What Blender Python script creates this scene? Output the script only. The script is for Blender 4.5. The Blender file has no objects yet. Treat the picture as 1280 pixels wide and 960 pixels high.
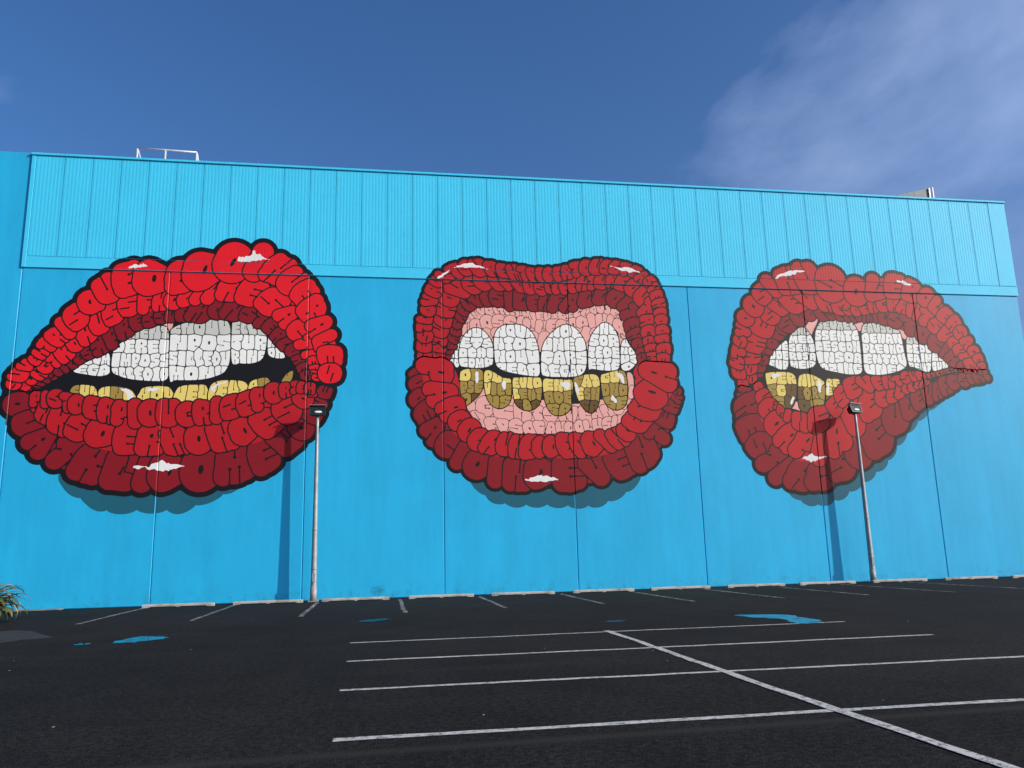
import bpy, bmesh, math, random
import numpy as np
from mathutils import Vector, Matrix
from mathutils.geometry import tessellate_polygon

scene = bpy.context.scene
COL = scene.collection
random.seed(11)
rng = np.random.default_rng(5)
R = math.radians

# ------------------------------------------------------------------ camera
F_PX, YAW, PITCH, ROLL = 1012.4, 0.16643, 0.20096, -0.02517
CAM = Vector((0.0, -25.185, 1.342))
fwd = Vector((math.sin(YAW)*math.cos(PITCH), math.cos(YAW)*math.cos(PITCH), math.sin(PITCH)))
r0 = Vector((math.cos(YAW), -math.sin(YAW), 0.0))
u0 = r0.cross(fwd)
rgt = r0*math.cos(ROLL) + u0*math.sin(ROLL)
upv = u0*math.cos(ROLL) - r0*math.sin(ROLL)
cd = bpy.data.cameras.new('camera')
cam = bpy.data.objects.new('camera', cd)
COL.objects.link(cam)
m = Matrix((rgt, upv, -fwd)).transposed().to_4x4()
m.translation = CAM
cam.matrix_world = m
cd.sensor_width = 36.0
cd.lens = 36.0*F_PX/1280.0
cd.clip_end = 5000.0
scene.camera = cam

# ------------------------------------------------------------------ sky, sun, exposure
SUN_H, SUN_E = R(29.0), R(25.0)        # angle off the wall plane, elevation
sun_dir = Vector((math.cos(SUN_H)*math.cos(SUN_E), -math.sin(SUN_H)*math.cos(SUN_E), math.sin(SUN_E)))
world = bpy.data.worlds.new('World')
scene.world = world
world.use_nodes = True
nt = world.node_tree
nt.nodes.clear()
out = nt.nodes.new('ShaderNodeOutputWorld')
bg = nt.nodes.new('ShaderNodeBackground')
sky = nt.nodes.new('ShaderNodeTexSky')
sky.sky_type = 'NISHITA'
sky.sun_disc = False
sky.sun_elevation = SUN_E
sky.sun_rotation = math.atan2(sun_dir.x, sun_dir.y)
sky.air_density = 1.0
sky.dust_density = 3.0
sky.ozone_density = 5.0
sky.altitude = 50
tc = nt.nodes.new('ShaderNodeTexCoord')
mp = nt.nodes.new('ShaderNodeMapping')
mp.inputs['Scale'].default_value = (1.0, 1.0, 1.7)
mp.inputs['Location'].default_value = (-1.6206, -1.5497, -8.7253)
nz = nt.nodes.new('ShaderNodeTexNoise')
nz.inputs['Scale'].default_value = 1.5
nz.inputs['Detail'].default_value = 7.0
nz.inputs['Roughness'].default_value = 0.56
nz.inputs['Distortion'].default_value = 0.25
cr = nt.nodes.new('ShaderNodeValToRGB')
cr.color_ramp.elements[0].position = 0.502
cr.color_ramp.elements[0].color = (0, 0, 0, 1)
cr.color_ramp.elements[1].position = 0.80
cr.color_ramp.elements[1].color = (0.40, 0.40, 0.40, 1)
mx = nt.nodes.new('ShaderNodeMix')
mx.data_type = 'RGBA'
nt.links.new(tc.outputs['Generated'], mp.inputs['Vector'])
nt.links.new(mp.outputs['Vector'], nz.inputs['Vector'])
nt.links.new(nz.outputs['Fac'], cr.inputs['Fac'])
nt.links.new(cr.outputs['Color'], mx.inputs['Factor'])
hs = nt.nodes.new('ShaderNodeHueSaturation')
hs.inputs['Saturation'].default_value = 1.17
hs.inputs['Value'].default_value = 0.86
hs.inputs['Hue'].default_value = 0.506
nt.links.new(sky.outputs['Color'], hs.inputs['Color'])
nt.links.new(hs.outputs['Color'], mx.inputs['A'])
mx.inputs['B'].default_value = (5.6, 6.6, 9.2, 1)
nt.links.new(mx.outputs['Result'], bg.inputs['Color'])
bg.inputs['Strength'].default_value = 0.10
nt.links.new(bg.outputs['Background'], out.inputs['Surface'])

sd = bpy.data.lights.new('sun', 'SUN')
sd.energy = 2.35
sd.angle = R(0.53)
sd.color = (1.0, 0.93, 0.82)
sun = bpy.data.objects.new('sun', sd)
COL.objects.link(sun)
sun.rotation_euler = sun_dir.to_track_quat('Z', 'Y').to_euler()
sun.location = (30, -30, 40)
scene.view_settings.view_transform = 'Standard'
scene.view_settings.look = 'None'
scene.view_settings.gamma = 1.0
scene.view_settings.use_curve_mapping = False
scene.view_settings.exposure = 0.82

# ------------------------------------------------------------------ helpers
def ray(p):
    return fwd + rgt*((p[0]-640.0)/F_PX) - upv*((p[1]-480.0)/F_PX)
def on_wall(p, y=0.0):
    v = ray(p); t = (y-CAM.y)/v.y
    q = CAM + v*t
    return (q.x, q.z)
def on_ground(p, z=0.0):
    v = ray(p); t = (z-CAM.z)/v.z
    q = CAM + v*t
    return (q.x, q.y)

def srgb(r, g, b):
    f = lambda c: (c/255.0/12.92) if c <= 10 else ((c/255.0+0.055)/1.055)**2.4
    return (f(r), f(g), f(b), 1.0)

def new_mat(name):
    mt = bpy.data.materials.new(name)
    mt.use_nodes = True
    n = mt.node_tree
    b = n.nodes['Principled BSDF']
    return mt, n, b

def add_noise(n, scale, detail=4.0, rough=0.55, stretch=None):
    g = n.nodes.new('ShaderNodeNewGeometry')
    t = n.nodes.new('ShaderNodeTexNoise')
    t.inputs['Scale'].default_value = scale
    t.inputs['Detail'].default_value = detail
    t.inputs['Roughness'].default_value = rough
    if stretch:
        mpp = n.nodes.new('ShaderNodeMapping')
        mpp.inputs['Scale'].default_value = stretch
        n.links.new(g.outputs['Position'], mpp.inputs['Vector'])
        n.links.new(mpp.outputs['Vector'], t.inputs['Vector'])
    else:
        n.links.new(g.outputs['Position'], t.inputs['Vector'])
    return t.outputs['Fac']

def ramp(n, fac, stops):
    c = n.nodes.new('ShaderNodeValToRGB')
    e = c.color_ramp.elements
    while len(e) < len(stops):
        e.new(0.5)
    for i, (p, col) in enumerate(stops):
        e[i].position = p
        e[i].color = col if len(col) == 4 else (*col, 1)
    n.links.new(fac, c.inputs['Fac'])
    return c.outputs['Color']

def mixc(n, fac, a, b, blend='MIX'):
    x = n.nodes.new('ShaderNodeMix')
    x.data_type = 'RGBA'
    x.blend_type = blend
    if isinstance(fac, (int, float)): x.inputs['Factor'].default_value = fac
    else: n.links.new(fac, x.inputs['Factor'])
    for s, v in (('A', a), ('B', b)):
        if isinstance(v, tuple): x.inputs[s].default_value = v
        else: n.links.new(v, x.inputs[s])
    return x.outputs['Result']

def math_n(n, op, a, b=None):
    x = n.nodes.new('ShaderNodeMath')
    x.operation = op
    for i, v in enumerate((a, b)):
        if v is None: continue
        if isinstance(v, (int, float)): x.inputs[i].default_value = v
        else: n.links.new(v, x.inputs[i])
    return x.outputs['Value']

RIB = 0.103
def paint(name, col, rough=0.55, ribs=False, var=0.10):
    """exterior paint on the wall: faint mottling, roller texture, ribs of the cladding under it"""
    mt, n, b = new_mat(name)
    a = add_noise(n, 0.9, 5, 0.6, (1.0, 1.0, 0.45))
    c2 = add_noise(n, 9.0, 4, 0.6)
    lo = tuple(v*(1-var) for v in col[:3]) + (1,)
    hi = tuple(min(1, v*(1+var*0.6)) for v in col[:3]) + (1,)
    base = ramp(n, a, [(0.32, lo), (0.68, hi)])
    spk = ramp(n, c2, [(0.3, (0.94, 0.94, 0.94)), (0.7, (1, 1, 1))])
    base = mixc(n, 1.0, base, spk, 'MULTIPLY')
    n.links.new(base, b.inputs['Base Color'])
    b.inputs['Roughness'].default_value = rough
    b.inputs['Specular IOR Level'].default_value = 0.28
    bump = n.nodes.new('ShaderNodeBump')
    fine = add_noise(n, 60.0, 3, 0.6)
    if ribs:
        g = n.nodes.new('ShaderNodeNewGeometry')
        s = n.nodes.new('ShaderNodeSeparateXYZ')
        n.links.new(g.outputs['Position'], s.inputs['Vector'])
        w = math_n(n, 'PINGPONG', s.outputs['X'], RIB*0.5)
        h = math_n(n, 'MULTIPLY', w, 1.0/(RIB*0.5))
        h = math_n(n, 'SMOOTH_MIN', h, 0.6)
        n.links.new(h, bump.inputs['Height'])
        bump.inputs['Distance'].default_value = 0.003
        bump.inputs['Strength'].default_value = 0.8
    else:
        n.links.new(fine, bump.inputs['Height'])
        bump.inputs['Distance'].default_value = 0.002
        bump.inputs['Strength'].default_value = 0.35
    n.links.new(bump.outputs['Normal'], b.inputs['Normal'])
    return mt

def link(name, mesh, parent=None, mats=()):
    o = bpy.data.objects.new(name, mesh)
    COL.objects.link(o)
    for x in mats:
        if mesh.materials.find(x.name) < 0:
            mesh.materials.append(x)
    if parent is not None:
        o.parent = parent
    return o

def empty(name, loc=(0, 0, 0)):
    o = bpy.data.objects.new(name, None)
    o.empty_display_size = 0.3
    COL.objects.link(o)
    o.location = loc
    return o

def tag(o, label=None, cat=None, group=None, kind=None):
    if label: o['label'] = label
    if cat: o['category'] = cat
    if group: o['group'] = group
    if kind: o['kind'] = kind
    return o

def bm_box(bm, x0, x1, y0, y1, z0, z1, bevel=0.0, segs=1):
    g = bmesh.ops.create_cube(bm, size=1.0)
    vs = g['verts']
    for v in vs:
        v.co = Vector(((x0+x1)/2 + v.co.x*(x1-x0), (y0+y1)/2 + v.co.y*(y1-y0), (z0+z1)/2 + v.co.z*(z1-z0)))
    if bevel > 0:
        es = list({e for v in vs for e in v.link_edges})
        bmesh.ops.bevel(bm, geom=es, offset=bevel, segments=segs, affect='EDGES', profile=0.5)

def bm_tube(bm, pts, rad, seg=12, cap=True):
    """tube along points; rad a number or a list"""
    n = len(pts)
    pts = [Vector(p) for p in pts]
    rings = []
    for i, p in enumerate(pts):
        d = (pts[min(i+1, n-1)] - pts[max(i-1, 0)]).normalized()
        a = d.cross(Vector((0, 0, 1)))
        if a.length < 1e-3: a = Vector((1, 0, 0))
        a.normalize(); b = d.cross(a).normalized()
        r = rad[i] if isinstance(rad, (list, tuple)) else rad
        rings.append([bm.verts.new(p + a*(r*math.cos(2*math.pi*k/seg)) + b*(r*math.sin(2*math.pi*k/seg))) for k in range(seg)])
    for i in range(n-1):
        for k in range(seg):
            f = bm.faces.new((rings[i][k], rings[i][(k+1) % seg], rings[i+1][(k+1) % seg], rings[i+1][k]))
            f.smooth = True
    if cap:
        bm.faces.new(rings[0]); bm.faces.new(rings[-1][::-1])

def bm_obj(name, bm, mats, parent=None):
    bmesh.ops.recalc_face_normals(bm, faces=bm.faces)
    me = bpy.data.meshes.new(name)
    bm.to_mesh(me); bm.free()
    return link(name, me, parent, mats)

def box_obj(name, dims, mat, parent=None, bevel=0.0):
    bm = bmesh.new()
    bm_box(bm, *dims, bevel=bevel)
    return bm_obj(name, bm, [mat], parent)

# ------------------------------------------------------------------ materials of the place
BLUE = (0.021, 0.455, 0.790, 1)
BLUE_CLAD_LIT = (0.055, 0.605, 0.910, 1)  # same blue as the wall, lightened: brighter light up high put into the colour
def wall_paint():
    mt = paint('blue_wall_paint', BLUE, 0.5, var=0.07)
    n = mt.node_tree; b = n.nodes['Principled BSDF']
    base = b.inputs['Base Color'].links[0].from_socket
    oi = n.nodes.new('ShaderNodeObjectInfo')
    tint = ramp(n, oi.outputs['Random'], [(0.0, (0.95, 0.96, 0.97)), (1.0, (1.0, 1.0, 1.0))])
    base = mixc(n, 1.0, base, tint, 'MULTIPLY')
    run = add_noise(n, 1.0, 6, 0.65, (2.6, 1.0, 0.10))          # weathering runs down the panels
    base = mixc(n, 1.0, base, ramp(n, run, [(0.30, (0.90, 0.92, 0.93)), (0.55, (1, 1, 1))]), 'MULTIPLY')
    rol = add_noise(n, 1.0, 3, 0.5, (4.5, 1.0, 1.2))            # roller lapping
    base = mixc(n, 1.0, base, ramp(n, rol, [(0.35, (0.965, 0.97, 0.975)), (0.6, (1, 1, 1))]), 'MULTIPLY')
    g = n.nodes.new('ShaderNodeNewGeometry')
    s = n.nodes.new('ShaderNodeSeparateXYZ')
    n.links.new(g.outputs['Position'], s.inputs['Vector'])
    sp = add_noise(n, 3.5, 6, 0.7)
    # tyre scuffs and splash marks low on the wall
    low = math_n(n, 'SUBTRACT', 1.0, math_n(n, 'DIVIDE', s.outputs['Z'], 0.55))
    low = math_n(n, 'MULTIPLY', math_n(n, 'MAXIMUM', low, 0.0), ramp(n, sp, [(0.50, (0, 0, 0)), (0.72, (1, 1, 1))]))
    base = mixc(n, math_n(n, 'MULTIPLY', low, 0.5), base, (0.035, 0.075, 0.095, 1))
    dx = math_n(n, 'DIVIDE', math_n(n, 'SUBTRACT', s.outputs['X'], 0.02), 0.26)
    dz = math_n(n, 'DIVIDE', math_n(n, 'SUBTRACT', s.outputs['Z'], 0.22), 0.20)
    rr = math_n(n, 'ADD', math_n(n, 'MULTIPLY', dx, dx), math_n(n, 'MULTIPLY', dz, dz))
    blot = math_n(n, 'MAXIMUM', math_n(n, 'SUBTRACT', 1.0, rr), 0.0)
    sp3 = add_noise(n, 11.0, 5, 0.7)
    blot = math_n(n, 'MULTIPLY', blot, ramp(n, sp3, [(0.36, (0, 0, 0)), (0.72, (0.8, 0.8, 0.8))]))
    base = mixc(n, blot, base, (0.008, 0.030, 0.045, 1))
    n.links.new(base, b.inputs['Base Color'])
    return mt
M_WALL = wall_paint()
M_CLAD = paint('lit_blue_cladding_paint', BLUE_CLAD_LIT, 0.55, var=0.05)

def ground_material():
    mt, n, b = new_mat('asphalt')
    big = add_noise(n, 0.16, 6, 0.62)
    mid = add_noise(n, 1.3, 6, 0.65)
    fin = add_noise(n, 70.0, 3, 0.7)
    streak = add_noise(n, 0.55, 5, 0.6, (0.22, 1.6, 1.0))
    coarse = add_noise(n, 16.0, 4, 0.7)
    c = ramp(n, big, [(0.36, (0.0070, 0.0065, 0.0060)), (0.64, (0.0180, 0.0168, 0.0150))])
    c = mixc(n, 0.55, c, ramp(n, mid, [(0.3, (0.0070, 0.0065, 0.0060)), (0.75, (0.0190, 0.0178, 0.0160))]))
    st = ramp(n, streak, [(0.56, (0, 0, 0)), (0.74, (0.40, 0.40, 0.40))])
    c = mixc(n, st, c, (0.028, 0.026, 0.023, 1))
    sp = ramp(n, fin, [(0.36, (0.12, 0.12, 0.12)), (0.50, (0.8, 0.8, 0.8)), (0.64, (3.0, 2.95, 2.8))])
    c = mixc(n, 1.0, c, sp, 'MULTIPLY')
    sp2 = ramp(n, coarse, [(0.40, (0.45, 0.45, 0.45)), (0.60, (1.6, 1.6, 1.6))])
    c = mixc(n, 1.0, c, sp2, 'MULTIPLY')
    vor = n.nodes.new('ShaderNodeTexVoronoi')
    g = n.nodes.new('ShaderNodeNewGeometry')
    vor.inputs['Scale'].default_value = 45.0
    n.links.new(g.outputs['Position'], vor.inputs['Vector'])
    stone = ramp(n, vor.outputs['Distance'], [(0.0, (0.5, 0.5, 0.5)), (0.13, (0, 0, 0))])
    selc = n.nodes.new('ShaderNodeSeparateColor')
    n.links.new(vor.outputs['Color'], selc.inputs['Color'])
    pick = math_n(n, 'GREATER_THAN', selc.outputs['Red'], 0.93)
    sb = n.nodes.new('ShaderNodeRGBToBW')
    n.links.new(stone, sb.inputs['Color'])
    c = mixc(n, math_n(n, 'MULTIPLY', sb.outputs['Val'], pick), c, (0.16, 0.155, 0.15, 1))
    # dried silt left along the swept edge of the lane
    s = n.nodes.new('ShaderNodeSeparateXYZ')
    n.links.new(g.outputs['Position'], s.inputs['Vector'])
    def band(cx, cy, slope, curve, half, strength, c, col):
        dx = math_n(n, 'SUBTRACT', s.outputs['X'], cx)
        yy = math_n(n, 'ADD', math_n(n, 'MULTIPLY', dx, slope), math_n(n, 'MULTIPLY', math_n(n, 'MULTIPLY', dx, dx), curve))
        d = math_n(n, 'ABSOLUTE', math_n(n, 'SUBTRACT', math_n(n, 'SUBTRACT', s.outputs['Y'], cy), yy))
        d = math_n(n, 'ADD', d, math_n(n, 'MULTIPLY', math_n(n, 'SUBTRACT', coarse, 0.5), half*3.5))
        mk = math_n(n, 'SUBTRACT', 1.0, math_n(n, 'DIVIDE', d, half))
        mk = math_n(n, 'MAXIMUM', mk, 0.0)
        mk = math_n(n, 'MULTIPLY', math_n(n, 'MINIMUM', math_n(n, 'MULTIPLY', mk, 1.1), 1.0), strength)
        return mixc(n, mk, c, col)
    c = band(2.0, -19.12, 0.02, 0.0, 0.11, 0.65, c, (0.036, 0.032, 0.028, 1))
    n.links.new(c, b.inputs['Base Color'])
    b.inputs['Roughness'].default_value = 0.9
    b.inputs['Specular IOR Level'].default_value = 0.10
    bp = n.nodes.new('ShaderNodeBump')
    bp.inputs['Distance'].default_value = 0.006
    bp.inputs['Strength'].default_value = 0.7
    n.links.new(fin, bp.inputs['Height'])
    n.links.new(bp.outputs['Normal'], b.inputs['Normal'])
    return mt

def worn_paint(name, col, wear=0.46, scale=9.0, soft=0.10):
    mt, n, b = new_mat(name)
    w = add_noise(n, scale, 6, 0.7)
    w2 = add_noise(n, 60.0, 3, 0.7)
    fac = math_n(n, 'ADD', math_n(n, 'MULTIPLY', w, 0.6), math_n(n, 'MULTIPLY', w2, 0.4))
    mk = ramp(n, fac, [(wear-soft, (0, 0, 0)), (wear+soft, (1, 1, 1))])
    c = mixc(n, mk, (0.02, 0.02, 0.02, 1), col)
    n.links.new(c, b.inputs['Base Color'])
    b.inputs['Roughness'].default_value = 0.8
    b.inputs['Specular IOR Level'].default_value = 0.2
    return mt

def plain(name, col, rough=0.6, metal=0.0, var=0.15, scale=6.0, bump=0.0):
    mt, n, b = new_mat(name)
    a = add_noise(n, scale, 5, 0.6)
    lo = tuple(v*(1-var) for v in col[:3]) + (1,)
    hi = tuple(min(1, v*(1+var)) for v in col[:3]) + (1,)
    n.links.new(ramp(n, a, [(0.3, lo), (0.7, hi)]), b.inputs['Base Color'])
    b.inputs['Roughness'].default_value = rough
    b.inputs['Metallic'].default_value = metal
    if bump:
        bp = n.nodes.new('ShaderNodeBump')
        bp.inputs['Distance'].default_value = bump
        n.links.new(add_noise(n, scale*8, 4, 0.7), bp.inputs['Height'])
        n.links.new(bp.outputs['Normal'], b.inputs['Normal'])
    return mt

M_ASPH = ground_material()
M_LINE = worn_paint('white_line_paint', (0.52, 0.51, 0.48, 1), 0.45, 14.0, 0.07)
M_LINE_OLD = worn_paint('worn_line_paint', (0.36, 0.35, 0.33, 1), 0.515, 4.0, 0.06)
M_CONC = plain('kerb_concrete', (0.50, 0.48, 0.44), 0.85, var=0.35, scale=4.0, bump=0.004)
M_GALV = plain('galvanised_steel', (0.34, 0.35, 0.355), 0.55, 0.35, 0.2, 5.0)
M_POLEBASE = plain('pole_paint_base', (0.30, 0.30, 0.30), 0.6, 0.2, 0.2, 8.0)
M_BLACK = plain('black_lamp_housing', (0.012, 0.013, 0.014), 0.45)
M_LENS = plain('lamp_glass', (0.75, 0.78, 0.80), 0.12, var=0.03)
M_RAIL = plain('pale_railing_paint', (0.62, 0.64, 0.66), 0.45, 0.2, 0.1)
M_ROOF = plain('roof_sheet_grey', (0.28, 0.30, 0.32), 0.6, 0.1, 0.1, 2.0)
M_DARK = plain('dark_gap', (0.02, 0.03, 0.035), 0.9)

# ------------------------------------------------------------------ ground
def sheet(name, pts, z, mat, kind='structure', parent=None):
    me = bpy.data.meshes.new(name)
    me.from_pydata([(p[0], p[1], z) for p in pts], [], [tuple(range(len(pts)))])
    o = link(name, me, parent, [mat])
    if me.polygons[0].normal.z < 0:
        me.flip_normals()
    if kind: o['kind'] = kind
    return o
sheet('ground', [(-600, -600), (600, -600), (600, 600), (-600, 600)], 0.0, M_ASPH)

def strip(name, a, b, width, mat, z=0.004, jit=0.008):
    """painted line with slightly wavering edges"""
    a = Vector(a); b = Vector(b)
    L = (b-a).length
    k = max(2, int(L/0.25))
    d = (b-a).normalized(); nrm = Vector((-d.y, d.x))
    top, bot = [], []
    wob = 0.0
    for i in range(k+1):
        wob = wob*0.85 + random.uniform(-1, 1)*0.010
        p = a + d*(L*i/k) + nrm*wob
        top.append(p + nrm*(width/2 + random.uniform(-jit, jit)))
        bot.append(p - nrm*(width/2 + random.uniform(-jit, jit)))
    me = bpy.data.meshes.new(name)
    vs = [(p.x, p.y, z) for p in top+bot]
    n = k+1
    me.from_pydata(vs, [], [(n+i, n+i+1, i+1, i) for i in range(k)])
    o = link(name, me, None, [mat])
    o['kind'] = 'structure'
    return o
SPX = 3.675
strip('parking_line', (-0.40, -12.08), (7.80, -12.04), 0.085, M_LINE)
strip('parking_line', (-0.37, -14.26), (7.80, -14.32), 0.095, M_LINE)
strip('parking_line', (-0.36, -16.48), (7.9, -16.62), 0.095, M_LINE)
strip('parking_line', (-0.31, -18.71), (7.9, -18.86), 0.10, M_LINE)
strip('parking_line', (SPX, -11.9), (SPX, -23.5), 0.10, M_LINE, z=0.008)
BAY0 = on_wall((180, 757))[0] - 0.30
bay_ends = [((165, 762), (108, 780)), ((282, 758), (248, 776)), ((391, 755), (380, 771)), ((497, 751), (511, 766)), ((601, 747), (633, 760)),
            ((705, 743), (753, 755)), ((800, 741), (866, 752)), ((900, 738), (975, 748)), ((993, 735), (1078, 744)), ((1090, 732), (1186, 741)), ((1180, 729), (1280, 737))]
for a, b in bay_ends:
    A, B = on_ground(a), on_ground(b)
    x = (A[0]+B[0])/2
    y0 = min(-0.9, max(A[1], -1.6)); y1 = min(B[1], -3.6)
    strip('bay_line', (x, -0.95), (x, max(y1, -6.2)), 0.10, M_LINE_OLD)

# puddles: still water lying on the asphalt
def water_mat():
    mt, n, b = new_mat('puddle_water')
    b.inputs['Base Color'].default_value = (0.006, 0.007, 0.008, 1)
    pat = add_noise(n, 3.2, 6, 0.7)
    wet = ramp(n, pat, [(0.40, (0.34, 0.34, 0.34)), (0.50, (0.03, 0.03, 0.03))])   # asphalt stones break the film here and there
    bw = n.nodes.new('ShaderNodeRGBToBW')
    n.links.new(wet, bw.inputs['Color'])
    n.links.new(bw.outputs['Val'], b.inputs['Roughness'])
    b.inputs['IOR'].default_value = 1.33
    b.inputs['Specular IOR Level'].default_value = 0.5
    bp = n.nodes.new('ShaderNodeBump')
    bp.inputs['Distance'].default_value = 0.0008
    bp.inputs['Strength'].default_value = 0.15
    n.links.new(add_noise(n, 6.0, 2, 0.5), bp.inputs['Height'])
    n.links.new(bp.outputs['Normal'], b.inputs['Normal'])
    return mt
M_WATER = water_mat()
M_DAMP = water_mat()
M_DAMP.name = 'damp_asphalt'
_b = M_DAMP.node_tree.nodes['Principled BSDF']
M_DAMP.node_tree.links.remove(_b.inputs['Roughness'].links[0])
_b.inputs['Roughness'].default_value = 0.32
_b.inputs['Specular IOR Level'].default_value = 0.10
def puddle(px, label, mat=None):
    pts = [Vector(on_ground(p)) for p in px]
    n = len(pts); outp = []
    for i in range(n):
        p0, p1, p2, p3 = pts[i-1], pts[i], pts[(i+1) % n], pts[(i+2) % n]
        for k in range(5):
            t = k/5.0
            q = 0.5*((2*p1) + (p2-p0)*t + (2*p0-5*p1+4*p2-p3)*t*t + (3*p1-p0-3*p2+p3)*t**3)
            outp.append((q.x+random.uniform(-.05, .05), q.y+random.uniform(-.05, .05)))
    o = sheet('puddle', outp, 0.006, mat or M_WATER)
    return o
puddle([(140, 803), (158, 799), (178, 796), (200, 796), (210, 797.5), (196, 800), (176, 802.5), (158, 804)], '')
puddle([(92, 806), (103, 804.5), (115, 804.5), (106, 806.5)], '')
puddle([(918, 769.5), (940, 768.5), (985, 769), (1003, 772), (1025, 775), (1022, 778.5), (1003, 780), (990, 777.5), (975, 774), (945, 772.5)], '')
puddle([(445, 777), (470, 774), (487, 774), (468, 777.5)], '', M_DAMP)
puddle([(756, 777.5), (770, 775.5), (784, 776), (770, 778)], '', M_DAMP)

# loose chips and litter lying about the asphalt
bm = bmesh.new()
for i in range(110):
    x = random.uniform(-14, 22); y = random.uniform(-21, -0.8)
    s = random.choice([0.003, 0.004, 0.005, 0.006, 0.008])
    g = bmesh.ops.create_icosphere(bm, subdivisions=1, radius=s)
    a = random.uniform(0, 6.28); e = random.uniform(1.0, 2.2)
    for v in g['verts']:
        c = v.co.copy()
        c.x *= e; c.z *= 0.5
        c *= random.uniform(0.8, 1.2)
        v.co = Vector((x + c.x*math.cos(a)-c.y*math.sin(a), y + c.x*math.sin(a)+c.y*math.cos(a), max(0.001, c.z + s*0.35)))
ch = bm_obj('loose_gravel', bm, [plain('stone_chips', (0.30, 0.29, 0.27), 0.9, var=0.5, scale=3.0)])
tag(ch, 'pale stone chips scattered over the dark asphalt', 'gravel', kind='stuff')
# dry silt fan in front of the flax bush
sd_px = [(-30, 792), (0, 789.5), (22, 788), (40, 789), (52, 793), (68, 797), (48, 799), (28, 800), (0, 804), (-40, 806)]
M_SILT = worn_paint('dry_silt', (0.050, 0.046, 0.038, 1), 0.50, 3.5, 0.10)
sheet('silt_patch', [on_ground(p) for p in sd_px], 0.004, M_SILT)

# ------------------------------------------------------------------ the building
XL, XR = -19.0, 23.17
ZTOP, ZF, ZR = 13.70, 10.00, 10.36
PROUD = 0.040
XFL = -10.62                      # where the ribbed fascia begins
bld = tag(empty('warehouse', (2, 0, 0)), 'bright blue concrete warehouse with ribbed metal fascia carrying painted mouths', 'building')
bld.location = (0, 0, 0)
SEAMS = [-14.8, -10.59, -6.385, -2.19, 2.015, 6.17, 10.38, 14.62, 18.90]
GAP = 0.006
CH = 0.018           # chamfered panel edges
edges = [XL] + SEAMS + [XR]
for i in range(len(edges)-1):
    x0 = edges[i] + (GAP if i else 0.0)
    x1 = edges[i+1] - (GAP if i < len(edges)-2 else 0.0)
    zt = ZTOP + 0.03 if x1 < XFL + 0.2 else ZTOP - 0.12
    box_obj('concrete_panel', (x0, x1, 0.0, 0.18, 0.0, zt), M_WALL, bld, bevel=CH)
for s in SEAMS:
    box_obj('joint_sealant', (s-GAP-0.002, s+GAP+0.002, CH+0.006, 0.050, 0.0, ZF+3.5 if s > XFL else ZTOP), M_WALL, bld)
box_obj('building_core', (XL+0.01, XR-0.01, 0.19, 34.0, 0.0, ZTOP-0.35), M_ROOF, bld)
# ribbed cladding sheets
SW = 8*RIB
nsh = int((XR-0.42-(XFL+0.13))/SW) + 1
X0S = XFL + 0.13
def cladding_mesh(w):
    prof = []
    k = int(round(w/RIB))
    for j in range(k):
        b = j*RIB
        prof += [(b+(0.004 if j else 0.009), 0.0), (b+0.030, 0.0), (b+0.046, -0.0022), (b+0.087, -0.0022), (b+0.103, 0.0)]
    prof[-1] = (w-0.009, 0.0)
    vs, fs = [], []
    for (x, y) in prof:
        vs += [(x, y, ZR+0.006), (x, y, ZTOP-0.07)]
    for j in range(len(prof)-1):
        fs.append((2*j, 2*j+2, 2*j+3, 2*j+1))
    me = bpy.data.meshes.new('cladding_sheet')
    me.from_pydata(vs, [], fs)
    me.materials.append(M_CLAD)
    return me
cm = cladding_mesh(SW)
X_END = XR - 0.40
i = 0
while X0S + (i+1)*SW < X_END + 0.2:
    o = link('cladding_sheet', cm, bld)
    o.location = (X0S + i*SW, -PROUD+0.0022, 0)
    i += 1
XLAST = X0S + i*SW
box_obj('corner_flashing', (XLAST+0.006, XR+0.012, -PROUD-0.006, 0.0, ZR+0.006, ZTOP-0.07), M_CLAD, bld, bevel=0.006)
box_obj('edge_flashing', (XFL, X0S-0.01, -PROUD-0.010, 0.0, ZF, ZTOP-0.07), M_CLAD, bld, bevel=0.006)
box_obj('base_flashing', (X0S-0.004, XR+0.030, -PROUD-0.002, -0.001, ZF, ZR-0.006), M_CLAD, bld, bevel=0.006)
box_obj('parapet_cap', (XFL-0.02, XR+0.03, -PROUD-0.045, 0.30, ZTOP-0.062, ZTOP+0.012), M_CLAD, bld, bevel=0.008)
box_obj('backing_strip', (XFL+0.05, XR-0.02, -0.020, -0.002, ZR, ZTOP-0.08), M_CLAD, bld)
box_obj('roof', (XL+0.02, XR-0.02, 0.20, 33.9, ZTOP-0.34, ZTOP-0.20), M_ROOF, bld)

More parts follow.
